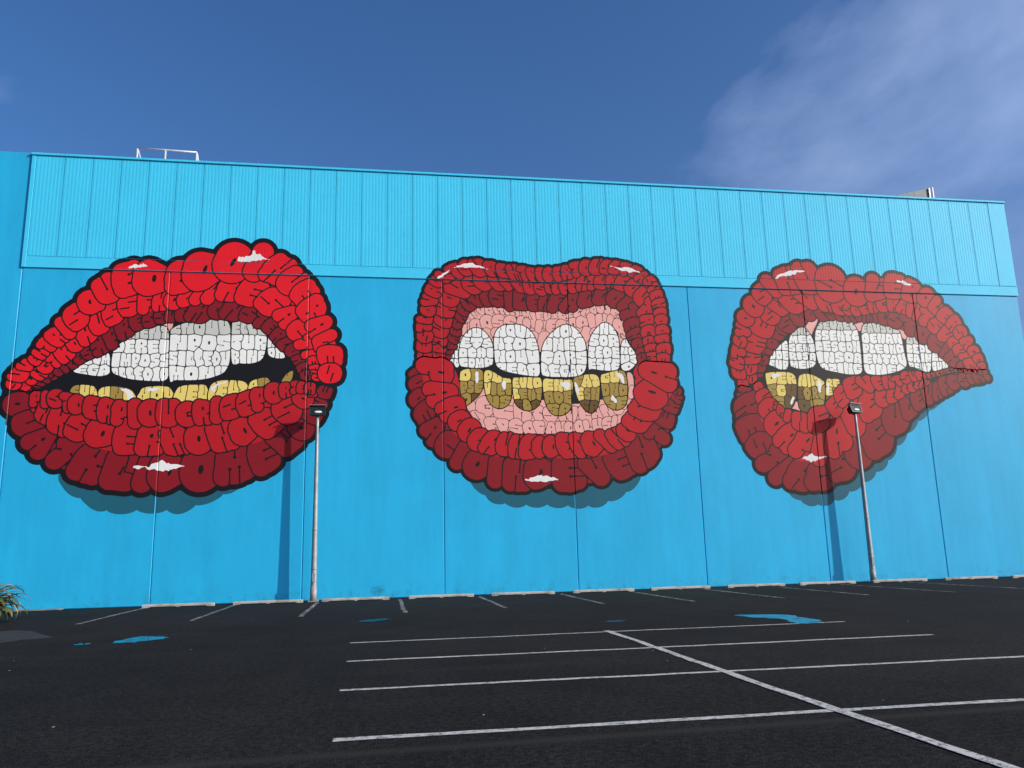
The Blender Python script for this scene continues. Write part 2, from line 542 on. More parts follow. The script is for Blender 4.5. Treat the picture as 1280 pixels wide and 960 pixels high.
# roof guard rail by the access hatch
def roof_pt(p, y):
    v = ray(p); t = (y-CAM.y)/v.y
    return CAM + v*t
gr = tag(empty('roof_guard_rail', (0, 0, 0)), 'pale tube guard rail frame standing on the roof edge', 'railing')
a = roof_pt((172, 185.5), 1.2); b = roof_pt((246, 190.5), 1.2); mid = roof_pt((207, 187.5), 1.2)
zb = ZTOP-0.20
def tube_obj(name, pts, rad, mat, parent, seg=10):
    bm = bmesh.new(); bm_tube(bm, pts, rad, seg); return bm_obj(name, bm, [mat], parent)
gr.location = (mid.x, 1.2, zb)
def loc(p): return Vector(p) - gr.location
tube_obj('top_rail', [loc(a), loc(mid), loc(b)], 0.030, M_RAIL, gr)
for p in (a, mid, b):
    tube_obj('post', [loc((p.x, p.y, zb)), loc((p.x, p.y, p.z-0.01))], 0.032, M_RAIL, gr)
for p, dx in ((a, 0.25), (b, 0.08)):
    tube_obj('brace', [loc((p.x+0.02, p.y, p.z-0.05)), loc((p.x+dx, p.y+0.75, zb))], 0.022, M_RAIL, gr)

# sheet-metal duct on the roof near the far corner
pl = roof_pt((1122, 244), 3.0); pr = roof_pt((1160, 235.5), 3.0)
du = tag(empty('roof_duct', (0, 0, 0)), 'grey sheet metal duct with sloping lid on the roof corner', 'duct')
du.location = (pl.x, 3.0, zb)
W = pr.x-pl.x
hl, hr = pl.z-zb, pr.z-zb
def wedge(name, x0, x1, y0, y1, mat):
    h = lambda x: hl + (hr-hl)*x/W
    vs = [(x0, y0, 0), (x1, y0, 0), (x1, y1, 0), (x0, y1, 0), (x0, y0, h(x0)), (x1, y0, h(x1)), (x1, y1, h(x1)), (x0, y1, h(x0))]
    me = bpy.data.meshes.new(name)
    me.from_pydata(vs, [], [(3, 2, 1, 0), (4, 5, 6, 7), (0, 1, 5, 4), (1, 2, 6, 5), (2, 3, 7, 6), (3, 0, 4, 7)])
    return link(name, me, du, [mat])
M_DUCT = plain('weathered_duct', (0.10, 0.11, 0.125), 0.5, 0.2, 0.2, 3.0)
wedge('duct_panel', 0.0, W*0.52, 0, 1.1, M_DUCT)
wedge('duct_panel', W*0.54, W, 0.02, 1.1, M_DUCT)
wedge('end_plate', W+0.004, W+0.07, -0.03, 1.13, M_RAIL)
wedge('end_plate', W+0.20, W+0.24, 0.0, 1.1, M_RAIL)

# ------------------------------------------------------------------ wheel stops
def wheel_stop_mesh():
    L, H, D = 1.90, 0.090, 0.14
    bm = bmesh.new()
    n = 24
    prof = [(-D/2, 0.0), (D/2, 0.0), (D/2, H*0.65), (D/2-0.030, H), (-D/2+0.030, H), (-D/2, H*0.65)]
    rings = []
    for i in range(n+1):
        x = -L/2 + L*i/n
        lift = 0.026 if (0.10 < i/n < 0.46 or 0.54 < i/n < 0.90) else 0.0
        e = 0.88 if i in (0, n) else 1.0
        r_ = []
        for (y, z) in prof:
            zz = max(z, lift)
            r_.append(bm.verts.new((x + random.uniform(-.004, .004), y*e + random.uniform(-.004, .004), zz*(1 if zz < H*0.9 else e) + (random.uniform(-.004, .003) if zz > 0.05 else 0))))
        rings.append(r_)
    for i in range(n):
        for k in range(6):
            bm.faces.new((rings[i][k], rings[i+1][k], rings[i+1][(k+1) % 6], rings[i][(k+1) % 6]))
    bm.faces.new(rings[0][::-1]); bm.faces.new(rings[-1])
    bmesh.ops.recalc_face_normals(bm, faces=bm.faces)
    me = bpy.data.meshes.new('wheel_stop')
    bm.to_mesh(me); bm.free()
    me.materials.append(M_STOP)
    return me
def stop_mat():
    mt, n, b = new_mat('whitewashed_concrete')
    a = add_noise(n, 2.2, 6, 0.7); f = add_noise(n, 25, 4, 0.7)
    c = ramp(n, a, [(0.30, (0.15, 0.14, 0.12)), (0.47, (0.36, 0.34, 0.31)), (0.7, (0.47, 0.45, 0.41))])
    c = mixc(n, ramp(n, f, [(0.60, (0, 0, 0)), (0.72, (0.8, 0.8, 0.8))]), c, (0.10, 0.095, 0.09, 1))
    n.links.new(c, b.inputs['Base Color'])
    b.inputs['Roughness'].default_value = 0.9
    bp = n.nodes.new('ShaderNodeBump'); bp.inputs['Distance'].default_value = 0.006
    n.links.new(f, bp.inputs['Height']); n.links.new(bp.outputs['Normal'], b.inputs['Normal'])
    return mt
M_STOP = stop_mat()
wm = [wheel_stop_mesh() for _ in range(3)]
stops_px = [(180, 267), (293, 378), (404, 486), (512, 592), (616, 692), (718, 791), (815, 887), (910, 980), (1000, 1069), (1091, 1158), (1181, 1245), (1262, 1330)]
POLE_Y = -0.50
ORD = ['first ', 'second ', 'third ', 'fourth ', 'fifth ', 'sixth ', 'seventh ', 'eighth ', 'ninth ', 'tenth ', 'eleventh ', 'twelfth ']
for i, (xa, xb) in enumerate(stops_px):
    ym = 759.0 - (((xa+xb)/2)-180)*0.0325
    v = ray(((xa+xb)/2, ym)); t = (-0.72-CAM.y)/v.y
    cx = (CAM + v*t).x
    o = link('wheel_stop', wm[i % 3], None)
    o.location = (cx, -0.72 + random.uniform(-.03, .03), 0.0)
    o.rotation_euler.z = random.uniform(-.012, .012)
    tag(o, ORD[i] + 'low concrete wheel stop along the blue wall, counted from the flax bush', 'wheel stop', 'wheel stops along the blue wall')

M_KERB = plain('dirty_kerb_concrete', (0.20, 0.18, 0.15), 0.9, var=0.5, scale=3.0, bump=0.004)
# low concrete kerb at the foot of the wall beside the flax
bm = bmesh.new()
kx0 = on_wall((-40, 770))[0]; kx1 = on_wall((80, 765))[0]
bm_box(bm, kx0, kx1, -0.36, -0.02, 0.0, 0.030, 0.008)
tag(bm_obj('kerb', bm, [M_KERB]), kind='structure')

# ------------------------------------------------------------------ floodlight poles
def lamp_pole(x, y, H, yaw, pitch, label):
    root = tag(empty('lamp_pole', (x, y, 0)), label, 'lamp post', 'floodlight poles in front of the wall')
    bm = bmesh.new()
    k = 14
    bm_tube(bm, [(0, 0, H*i/k) for i in range(k+1)], [0.088-0.046*i/k for i in range(k+1)], 20)
    bm_obj('pole', bm, [M_GALV], root)
    bm = bmesh.new()
    bm_tube(bm, [(0, 0, 0.0), (0, 0, 0.42)], [0.096, 0.094], 20)
    bm_obj('base_sleeve', bm, [M_POLEBASE], root)
    bm = bmesh.new()
    bm_box(bm, -0.15, 0.15, -0.15, 0.15, 0.0, 0.022, 0.004)
    bm_obj('base_plate', bm, [M_POLEBASE], root)
    for sx in (-1, 1):
        for sy in (-1, 1):
            bm = bmesh.new()
            bm_tube(bm, [(sx*0.12, sy*0.12, 0.022), (sx*0.12, sy*0.12, 0.055)], 0.014, 6)
            bm_obj('bolt', bm, [M_GALV], root)
    bm = bmesh.new()
    bm_box(bm, -0.045, 0.045, -0.104, -0.06, 0.55, 0.80, 0.006)
    bm_obj('access_cover', bm, [M_POLEBASE], root)
    for zz in (0.90, 2.02):
        bm = bmesh.new()
        bm_tube(bm, [(0, 0, zz), (0, 0, zz+0.035)], 0.096-0.046*zz/H, 20)
        bm_obj('band', bm, [M_POLEBASE], root)
    head = None
    # floodlight: tapered housing, rim, glass, visor, bracket
    rot = Matrix.Rotation(yaw, 4, 'Z') @ Matrix.Rotation(pitch, 4, 'X')
    top = Vector((0, 0, H+0.06))
    def put(name, bm, mat, par):
        bm.transform(Matrix.Translation(top) @ rot)
        return bm_obj(name, bm, [mat], par)
    bm = bmesh.new()
    w, h = 0.235, 0.150
    back = [(-w*0.7, 0.17, -h*0.6), (w*0.7, 0.17, -h*0.6), (w*0.7, 0.17, h*0.65), (-w*0.7, 0.17, h*0.65)]
    front = [(-w, -0.06, -h), (w, -0.06, -h), (w, -0.06, h), (-w, -0.06, h)]
    B_ = [bm.verts.new(p) for p in back]; F_ = [bm.verts.new(p) for p in front]
    bm.faces.new(B_[::-1]); bm.faces.new(F_)
    for q in range(4):
        bm.faces.new((F_[q], B_[q], B_[(q+1) % 4], F_[(q+1) % 4]))
    bmesh.ops.bevel(bm, geom=list(bm.edges), offset=0.015, segments=2, affect='EDGES')
    head = put('floodlight', bm, M_BLACK, root)
    bm = bmesh.new()
    for (x0, x1, z0, z1) in ((-w, w, h-0.03, h), (-w, w, -h, -h+0.03), (-w, -w+0.03, -h+0.031, h-0.031), (w-0.03, w, -h+0.031, h-0.031)):
        bm_box(bm, x0, x1, -0.085, -0.0605, z0, z1, 0.004)
    put('rim', bm, M_BLACK, head)
    bm = bmesh.new()
    bm_box(bm, -w+0.035, w-0.035, -0.072, -0.0605, -h+0.035, h-0.035)
    put('reflector_glass', bm, M_GLASS, head)
    bm = bmesh.new()
    bmesh.ops.create_uvsphere(bm, u_segments=16, v_segments=8, radius=1.0)
    bm.transform(Matrix.Translation((0.02, -0.072, -0.035)) @ Matrix.Diagonal((0.11, 0.012, 0.035, 1)))
    put('lamp_bulb', bm, M_LENS, head)
    bm = bmesh.new()
    bm_box(bm, -w-0.012, w+0.012, -0.15, 0.02, h+0.004, h+0.018, 0.003)
    put('visor', bm, M_GALV, head)
    bm = bmesh.new()
    bm_box(bm, -0.05, 0.05, -0.03, 0.10, -0.09, -0.045)
    bm_box(bm, -0.045, -0.03, -0.03, 0.05, -0.0445, 0.06)
    bm_box(bm, 0.03, 0.045, -0.03, 0.05, -0.0445, 0.06)
    bm.transform(Matrix.Translation(Vector((0, 0.02, H-0.01))))
    bm_obj('bracket', bm, [M_GALV], root)
    return root
def glass_mat():
    mt, n, b = new_mat('dark_glass')
    b.inputs['Base Color'].default_value = (0.01, 0.02, 0.02, 1)
    b.inputs['Roughness'].default_value = 0.08
    n.links.new(ramp(n, add_noise(n, 8, 2), [(0.3, (0.008, 0.014, 0.014)), (0.7, (0.015, 0.026, 0.026))]), b.inputs['Base Color'])
    return mt
M_GLASS = glass_mat()
def pole_at(px_top, px_base):
    v = ray(px_top); t = (POLE_Y-CAM.y)/v.y; top = CAM + v*t
    v = ray(px_base); t = (POLE_Y-CAM.y)/v.y; b_ = CAM + v*t
    return (top.x+b_.x)/2, top.z
x, z = pole_at((397, 517), (391.5, 752))
lamp_pole(x, POLE_Y, z, R(2), R(-12), 'slim grey lamp post below the wide slanted mouth with a boxy black floodlight')
x, z = pole_at((1070, 514), (1090.5, 728))
lamp_pole(x, POLE_Y, z, R(14), R(-20), 'slim grey lamp post in front of the lip biting mouth with a tilted black floodlight')

# ------------------------------------------------------------------ flax bush at the wall
def leaf_mat(name, c1, c2):
    mt, n, b = new_mat(name)
    a = add_noise(n, 5, 4, 0.6)
    n.links.new(ramp(n, a, [(0.3, c1), (0.7, c2)]), b.inputs['Base Color'])
    b.inputs['Roughness'].default_value = 0.5
    return mt
LM = [leaf_mat('flax_leaf_green', (0.030, 0.050, 0.014), (0.075, 0.095, 0.026)),
      leaf_mat('flax_leaf_olive', (0.10, 0.095, 0.028), (0.21, 0.18, 0.055)),
      leaf_mat('flax_leaf_straw', (0.28, 0.23, 0.10), (0.46, 0.38, 0.17))]
fx, fy = on_ground((-29, 779))
fl = tag(empty('flax_bush', (fx, fy, 0)), 'shaggy olive green flax bush with long drooping leaves against the wall', 'plant')
def blade(mat):
    az = random.uniform(0, 2*math.pi)
    L = random.uniform(0.7, 1.55)
    lean0 = random.uniform(0.05, 0.7); bend = random.uniform(1.4, 3.0)
    w = random.uniform(0.026, 0.050)
    d = Vector((math.cos(az), math.sin(az), 0)); s = Vector((-d.y, d.x, 0))
    p = Vector((random.uniform(-.2, .2), random.uniform(-.16, .16), 0.0))
    k = 9; vs = []; fs = []
    tw = random.uniform(-0.5, 0.5)
    for i in range(k+1):
        t = i/k
        ang = lean0 + bend*t*t
        st = L/k
        if i:
            p = p + (d*math.sin(ang) + Vector((0, 0, 1))*math.cos(ang))*st
            p.z = max(p.z, 0.01)
        ww = w*(1-t**3)*(0.6+0.8*min(t*3, 1)) + 0.001
        nn = (d*math.cos(ang) - Vector((0, 0, 1))*math.sin(ang))
        sv = (s*math.cos(tw*t) + nn*math.sin(tw*t))
        vs += [p - sv*ww, p - nn*(ww*0.35), p + sv*ww]
    for i in range(k):
        a_ = 3*i
        fs += [(a_, a_+1, a_+4, a_+3), (a_+1, a_+2, a_+5, a_+4)]
    me = bpy.data.meshes.new('leaf')
    me.from_pydata([tuple(v) for v in vs], [], fs)
    for f in me.polygons: f.use_smooth = True
    return link('leaf', me, fl, [mat])
for i in range(230):
    blade(random.choices(LM, (5, 4, 1))[0])

# ------------------------------------------------------------------ the painted mouths
RES = 0.008
RED = {'a': (0.76, 0.009, 0.018), 'b': (0.48, 0.009, 0.016), 'd': (0.245, 0.007, 0.014)}
def pm(name, col, var=0.06):
    c = (*col, 1)
    return (paint(name, c, 0.5, False, var), paint(name + '_on_ribs', c, 0.45, True, var))
MATS = {
    'red': pm('bright_red_paint', RED['a']), 'red2': pm('mid_red_paint', RED['b']), 'dark': pm('dark_red_paint', RED['d']),
    'black': pm('black_paint', (0.006, 0.006, 0.008)), 'white': pm('white_paint', (0.86, 0.86, 0.83)),
    'grey': pm('grey_tooth_paint', (0.60, 0.60, 0.56)), 'pink': pm('pink_paint', (0.83, 0.41, 0.37)),
    'gold1': pm('bright_gold_paint', (0.80, 0.62, 0.17)), 'gold2': pm('gold_paint', (0.37, 0.25, 0.055)),
    'gold3': pm('dark_gold_paint', (0.135, 0.075, 0.018)), 'teal': pm('teal_shadow_paint', (0.014, 0.115, 0.175)),
    'shine': pm('white_highlight_paint', (0.80, 0.80, 0.80)),
}
LET = {
 'O': ([(.5,.42,.5,.58,.44)], [('d',.5,.5,.075,.12)]),
 'D': ([(.27,.25,.27,.75,.27),(.3,.4,.55,.5,.40),(.3,.6,.55,.5,.40)], [('d',.48,.5,.075,.12)]),
 'E': ([(.3,.22,.3,.78,.26),(.3,.21,.78,.21,.22),(.3,.5,.68,.5,.2),(.3,.79,.78,.79,.22)], [('l',1.1,.36,.55,.37),('l',1.1,.64,.55,.64)]),
 'F': ([(.3,.15,.3,.8,.25),(.3,.5,.65,.5,.2),(.3,.8,.78,.8,.22)], [('l',1.1,.64,.55,.64)]),
 'L': ([(.3,.22,.3,.84,.25),(.3,.21,.8,.21,.23)], [('l',.62,.62,.55,.42)]),
 'I': ([(.5,.18,.5,.82,.30)], []),
 'J': ([(.6,.3,.6,.82,.25),(.3,.22,.55,.22,.24)], [('l',.3,.6,.34,.42)]),
 'T': ([(.18,.8,.82,.8,.22),(.5,.18,.5,.8,.25)], [('l',.1,.5,.26,.56),('l',.9,.5,.74,.56)]),
 'U': ([(.26,.8,.26,.3,.25),(.74,.8,.74,.3,.25),(.35,.28,.65,.28,.28)], [('l',.5,1.1,.5,.5)]),
 'V': ([(.24,.8,.5,.25,.26),(.76,.8,.5,.25,.26)], [('l',.5,1.1,.5,.6)]),
 'N': ([(.24,.2,.24,.8,.24),(.76,.2,.76,.8,.24),(.25,.75,.75,.25,.24)], [('l',.42,-.1,.44,.42),('l',.60,1.1,.57,.58)]),
 'M': ([(.18,.2,.22,.8,.22),(.82,.2,.78,.8,.22),(.25,.75,.5,.35,.22),(.75,.75,.5,.35,.22)], [('l',.5,1.1,.5,.66),('l',.36,-.1,.36,.36),('l',.64,-.1,.64,.36)]),
 'R': ([(.27,.2,.27,.8,.25),(.32,.72,.6,.66,.31),(.5,.45,.8,.18,.23)], [('d',.49,.66,.07,.09),('l',.52,-.1,.5,.28),('l',1.1,.44,.78,.43)]),
 'P': ([(.27,.18,.27,.8,.25),(.36,.64,.58,.64,.35)], [('d',.5,.64,.07,.10),('l',1.0,.2,.56,.26)]),
 'B': ([(.27,.2,.27,.8,.25),(.36,.74,.58,.74,.26),(.36,.28,.62,.28,.29)], [('d',.5,.74,.06,.06),('d',.52,.28,.06,.07),('l',1.0,.52,.76,.52)]),
 'A': ([(.24,.18,.5,.74,.25),(.76,.18,.5,.74,.25),(.4,.42,.6,.42,.2)], [('d',.5,.56,.06,.09),('l',.5,-.1,.5,.24)]),
 'S': ([(.72,.8,.42,.78,.22),(.34,.68,.66,.34,.27),(.6,.23,.27,.21,.22)], [('l',1.0,.58,.52,.64),('l',.0,.42,.48,.37)]),
 'Z': ([(.25,.8,.72,.8,.22),(.7,.72,.3,.28,.24),(.28,.2,.78,.2,.22)], [('l',.0,.58,.42,.62),('l',1.0,.42,.58,.38)]),
 'C': ([(.52,.42,.52,.58,.43)], [('l',1.1,.55,.52,.47)]),
 'G': ([(.5,.42,.5,.58,.43),(.7,.3,.75,.42,.2)], [('l',1.1,.62,.5,.56),('l',.5,.56,.52,.42),('l',.52,.42,.74,.42)]),
 'Q': ([(.48,.5,.48,.6,.42),(.7,.24,.9,.14,.17)], [('d',.48,.56,.08,.10)]),
 'K': ([(.27,.2,.27,.8,.25),(.4,.5,.76,.8,.23),(.4,.5,.8,.2,.23)], [('l',.52,1.1,.5,.74),('l',.54,-.1,.5,.3),('l',1.1,.5,.76,.5)]),
 'X': ([(.22,.8,.78,.2,.24),(.78,.8,.22,.2,.24)], [('l',.5,1.1,.5,.76),('l',.5,-.1,.5,.24),('l',1.1,.5,.8,.5),('l',-.1,.5,.2,.5)]),
 'Y': ([(.22,.8,.5,.45,.24),(.78,.8,.5,.45,.24),(.5,.45,.5,.18,.25)], [('l',.5,1.1,.5,.66)]),
 'H': ([(.24,.2,.24,.8,.24),(.76,.2,.76,.8,.24),(.3,.5,.7,.5,.2)], [('l',.5,1.1,.5,.66),('l',.5,-.1,.5,.34)]),
}

def crm(pts, sub=8, closed=False):
    P = np.array(pts, float); n = len(P); res = []
    last = n if closed else n-1
    for i in range(last):
        if closed: p0, p1, p2, p3 = P[i-1], P[i], P[(i+1) % n], P[(i+2) % n]
        else: p0, p1, p2, p3 = P[max(i-1, 0)], P[i], P[i+1], P[min(i+2, n-1)]
        for k in range(sub):
            t = k/sub
            res.append(0.5*((2*p1) + (p2-p0)*t + (2*p0-5*p1+4*p2-p3)*t*t + (3*p1-p0-3*p2+p3)*t**3))
    if not closed: res.append(P[-1])
    return np.array(res)
def wallpts(px): return [on_wall(p) for p in px]
def resample(P, n=300):
    d = np.r_[0, np.cumsum(np.hypot(*np.diff(P, axis=0).T))]
    t = np.linspace(0, d[-1], n)
    return np.c_[np.interp(t, d, P[:, 0]), np.interp(t, d, P[:, 1])]

class Canvas:
    """label map of one mouth on the wall plane; every label becomes one sheet of paint"""
    def __init__(self, x0, x1, z0, z1):
        self.x0, self.z0 = x0, z0
        self.W = int((x1-x0)/RES)+1; self.H = int((z1-z0)/RES)+1
        self.L = np.zeros((self.H, self.W), np.int32)
        self.xs = x0 + (np.arange(self.W)+0.5)*RES
        self.zs = z0 + (np.arange(self.H)+0.5)*RES
        self.info = {}          # label -> (part, material)
        self.nxt = 10
        self.gumbase = set()
        self.parts = {}         # part -> backing mask
    def win(self, x0, x1, z0, z1):
        i0 = max(0, int((x0-self.x0)/RES)); i1 = min(self.W, int((x1-self.x0)/RES)+2)
        j0 = max(0, int((z0-self.z0)/RES)); j1 = min(self.H, int((z1-self.z0)/RES)+2)
        sl = (slice(j0, j1), slice(i0, i1))
        X, Z = np.meshgrid(self.xs[i0:i1], self.zs[j0:j1])
        return sl, X, Z
    def new(self, part, mat):
        k = self.nxt; self.nxt += 1
        self.info[k] = (part, mat)
        if part not in self.parts: self.parts[part] = np.zeros((self.H, self.W), bool)
        return k
    def poly(self, P, pad=0.3):
        """signed distance to a closed polygon inside its window (negative inside)"""
        P = np.asarray(P)
        sl, X, Z = self.win(P[:, 0].min()-pad, P[:, 0].max()+pad, P[:, 1].min()-pad, P[:, 1].max()+pad)
        ins = np.zeros(X.shape, bool)
        n = len(P)
        dist = np.full(X.shape, 9.0)
        for i in range(n):
            a, b = P[i], P[(i+1) % n]
            if a[1] != b[1]:
                c = (a[1] > Z) != (b[1] > Z)
                ins ^= c & (X < (b[0]-a[0])*(Z-a[1])/(b[1]-a[1]) + a[0])
        return sl, X, Z, ins
    def grow(self, msk, r):
        """dilate by r metres"""
        k = int(round(r/RES)); res = msk.copy()
        for j in range(-k, k+1):
            w = int(math.sqrt(k*k-j*j))
            row = np.zeros_like(msk)
            src = msk[max(0, -j):msk.shape[0]-max(0, j)]
            dst = slice(max(0, j), msk.shape[0]-max(0, -j))
            cs = np.cumsum(np.pad(src.astype(np.int32), ((0, 0), (w+1, w))), axis=1)
            row[dst] = (cs[:, 2*w+1:] - cs[:, :-2*w-1]) > 0
            res |= row
        return res

def seg_sdf(X, Z, a, b, r):
    ax, az = a; bx, bz = b
    dx, dz = bx-ax, bz-az
    q = dx*dx+dz*dz
    t = np.clip(((X-ax)*dx + (Z-az)*dz)/q, 0, 1) if q > 1e-9 else 0.0
    return np.hypot(X-ax-t*dx, Z-az-t*dz) - r

def cell_map(quad):
    q = [np.array(p) for p in quad]      # bottom-left, bottom-right, top-right, top-left
    def f(u, v):
        return (q[0]*(1-u)+q[1]*u)*(1-v) + (q[3]*(1-u)+q[2]*u)*v
    w = (np.hypot(*(q[1]-q[0])) + np.hypot(*(q[2]-q[3])))/2
    h = (np.hypot(*(q[3]-q[0])) + np.hypot(*(q[2]-q[1])))/2
    return f, w, h
def letter_sdf(ch, f, w, h, X, Z, swell):
    caps, marks = LET.get(ch, LET['O'])
    s = math.sqrt(w*h)
    d = None
    if swell > 1.05 and ch in 'EUNMRBSHKXZGC':
        d = seg_sdf(X, Z, f(.5, .42), f(.5, .58), 0.44*s*swell)
    for (x1, y1, x2, y2, r) in caps:
        e = seg_sdf(X, Z, f(x1, y1), f(x2, y2), r*s*swell)
        d = e if d is None else np.minimum(d, e)
    return d
def letter_marks(ch, f, w, h, X, Z, lw):
    caps, marks = LET.get(ch, LET['O'])
    s = math.sqrt(w*h)
    ink = np.zeros(X.shape, bool)
    for mk in marks:
        if mk[0] == 'd':
            c = f(mk[1], mk[2]); e1 = f(mk[1]+mk[3], mk[2])-c; e2 = f(mk[1], mk[2]+mk[4])-c
            det = e1[0]*e2[1]-e1[1]*e2[0]
            if abs(det) < 1e-9: continue
            px, pz = X-c[0], Z-c[1]
            a = (px*e2[1]-pz*e2[0])/det; b = (e1[0]*pz-e1[1]*px)/det
            ink |= (a*a + b*b) < 1.0
        else:
            a, b = f(mk[1], mk[2]), f(mk[3], mk[4])
            ink |= seg_sdf(X, Z, a, b, lw*0.55) < 0
            ink |= seg_sdf(X, Z, b, b, min(0.05*s, lw*1.5)) < 0
    return ink

def lay_row(cv, text, top, bot, part, mat, aspect=0.86, swell=1.23, lw=0.042, outer=None, hmin=0.22, edge=0):
    """letters set along the band between two curves (top and bottom), in wall metres"""
    A = resample(crm(wallpts(top))); B = resample(crm(wallpts(bot)))
    h = np.maximum(np.hypot(*(A-B).T), hmin)
    mid = (A+B)/2
    ds = np.hypot(*np.diff(mid, axis=0).T)
    cum = np.r_[0, np.cumsum(ds/((h[1:]+h[:-1])/2))]
    n = max(2, int(round(cum[-1]/aspect)))
    if 0.7*n < len(text) < 1.6*n: n = len(text)
    txt = (text*(n//len(text)+1))[:n]
    wts = np.array([1.18 if c == 'M' else 0.72 if c == 'I' else 1.0 for c in txt]) * rng.uniform(0.80, 1.22, n)
    pos = np.r_[0, np.cumsum(wts)]/wts.sum()*cum[-1]
    tt = np.interp(pos, cum, np.arange(300))
    ev = lambda P, t: np.array([np.interp(t, np.arange(300), P[:, 0]), np.interp(t, np.arange(300), P[:, 1])])
    bsl, BX, BZ, band = cv.poly(np.r_[A + (B-A)*(0.13 if edge > 0 else 0), (B + (A-B)*(0.13 if edge < 0 else 0))[::-1]])
    full = (cv.H, cv.W)
    best = np.full(full, 9.0, np.float32); second = best.copy(); who = np.zeros(full, np.int32); done = np.zeros(full, bool)
    for i, c in enumerate(txt):
        q = [ev(B, tt[i]), ev(B, tt[i+1]), ev(A, tt[i+1]), ev(A, tt[i])]
        jx = rng.uniform(-0.03, 0.03, (4, 2))*np.mean(h)
        q = [p + j for p, j in zip(q, jx)]
        lift = (q[3]-q[0])*rng.uniform(-0.06, 0.06)
        q = [p + lift for p in q]
        lean = (q[1]-q[0])*rng.uniform(-0.16, 0.16)
        q = [q[0]-lean, q[1]-lean, q[2]+lean, q[3]+lean]
        f, w, hh = cell_map(q)
        Q = np.array(q); pad = 0.35*max(w, hh) + 0.2
        sl, X, Z = cv.win(Q[:, 0].min()-pad, Q[:, 0].max()+pad, Q[:, 1].min()-pad, Q[:, 1].max()+pad)
        if X.size == 0: continue
        d = letter_sdf(c, f, w, hh, X, Z, swell)
        ink = letter_marks(c, f, w, hh, X, Z, lw)
        k = cv.new(part, mat)
        sub = cv.L[sl]
        ring = (d >= 0) & (d < lw)
        sub[ring] = 1
        body = (d < 0)
        sub[body & ~ink] = k
        sub[body & ink] = 1
        cv.parts[part][sl] |= (d < lw)
        done[sl] |= (d < lw)
        bb = best[sl]; up = d < bb
        second[sl] = np.where(up, bb, np.minimum(second[sl], d))
        who[sl] = np.where(up, k, who[sl]); best[sl] = np.minimum(bb, d)
        if outer is not None:
            outer[sl] |= body
    # slivers left between the letters: the hidden edge of the nearest letter behind
    gap = np.zeros(full, bool); gap[bsl] = band
    gap &= ~done & (best < 0.18)
    cv.parts[part] |= gap
    cv.L[gap] = who[gap]

def fill_region(cv, msk, sl, X, Z, cells, part, mat_of, lw):
    """split a region between letters: each point goes to its nearest letter, thin lines between"""
    best = np.full(X.shape, 9.0); second = best.copy(); who = np.full(X.shape, -1)
    data = []
    for i, (ch, quad, row) in enumerate(cells):
        f, w, h = cell_map(quad)
        d = letter_sdf(ch, f, w, h, X, Z, 1.0)
        data.append((ch, f, w, h))
        up = d < best
        second = np.where(up, best, np.minimum(second, d))
        best = np.where(up, d, best); who = np.where(up, i, who)
    sub = cv.L[sl]
    sub[msk] = 1
    for i, (ch, quad, row) in enumerate(cells):
        cell = msk & (who == i) & ((second-best) > lw*1.5) & (best < 0.10)
        if cell.sum() < 40: continue
        ch, f, w, h = data[i]
        ink = letter_marks(ch, f, w, h, X, Z, lw*0.9)
        k = cv.new(part, mat_of(row))
        sub[cell & ~ink] = k

def tooth(cv, px, rows, part, mat_of, line=0.036, lw=0.016):
    P = crm(wallpts(px), 5, True)
    sl, X, Z, ins = cv.poly(P)
    body = ins
    edge = cv.grow(ins, line)
    if part not in cv.parts: cv.parts[part] = np.zeros((cv.H, cv.W), bool)
    cv.parts[part][sl] |= edge
    sub = cv.L[sl]
    sub[edge] = 1
    jj = np.where(ins.any(1))[0]
    if len(jj) < 3: return
    zt, zb = Z[jj[-1], 0], Z[jj[0], 0]
    n = len(rows); cells = []
    for r_, txt in enumerate(rows):
        za = zt - (zt-zb)*r_/n; zc = zt - (zt-zb)*(r_+1)/n
        band = ins & (Z < za) & (Z > zc)
        cols = np.where(band.any(0))[0]
        if len(cols) < 4: continue
        xa, xb = X[0, cols[0]], X[0, cols[-1]]
        m_ = len(txt)
        wb = np.r_[0, np.cumsum(rng.uniform(0.85, 1.15, m_))]; wb = wb/wb[-1]
        for i, c in enumerate(txt):
            a, b = xa + (xb-xa)*wb[i], xa + (xb-xa)*wb[i+1]
            jz = rng.uniform(-0.02, 0.02, 2)
            cells.append((c, [(a, zc+jz[0]), (b, zc+jz[1]), (b, za+jz[1]), (a, za+jz[0])], r_/max(1, n-1)))
    fill_region(cv, body, sl, X, Z, cells, part, mat_of, lw)

def blob(cv, px, part, mat, smooth=4, jag=0.0):
    P = crm(wallpts(px), smooth, True)
    if jag: P = P + rng.normal(0, jag, P.shape)
    sl, X, Z, ins = cv.poly(P)
    return sl, ins

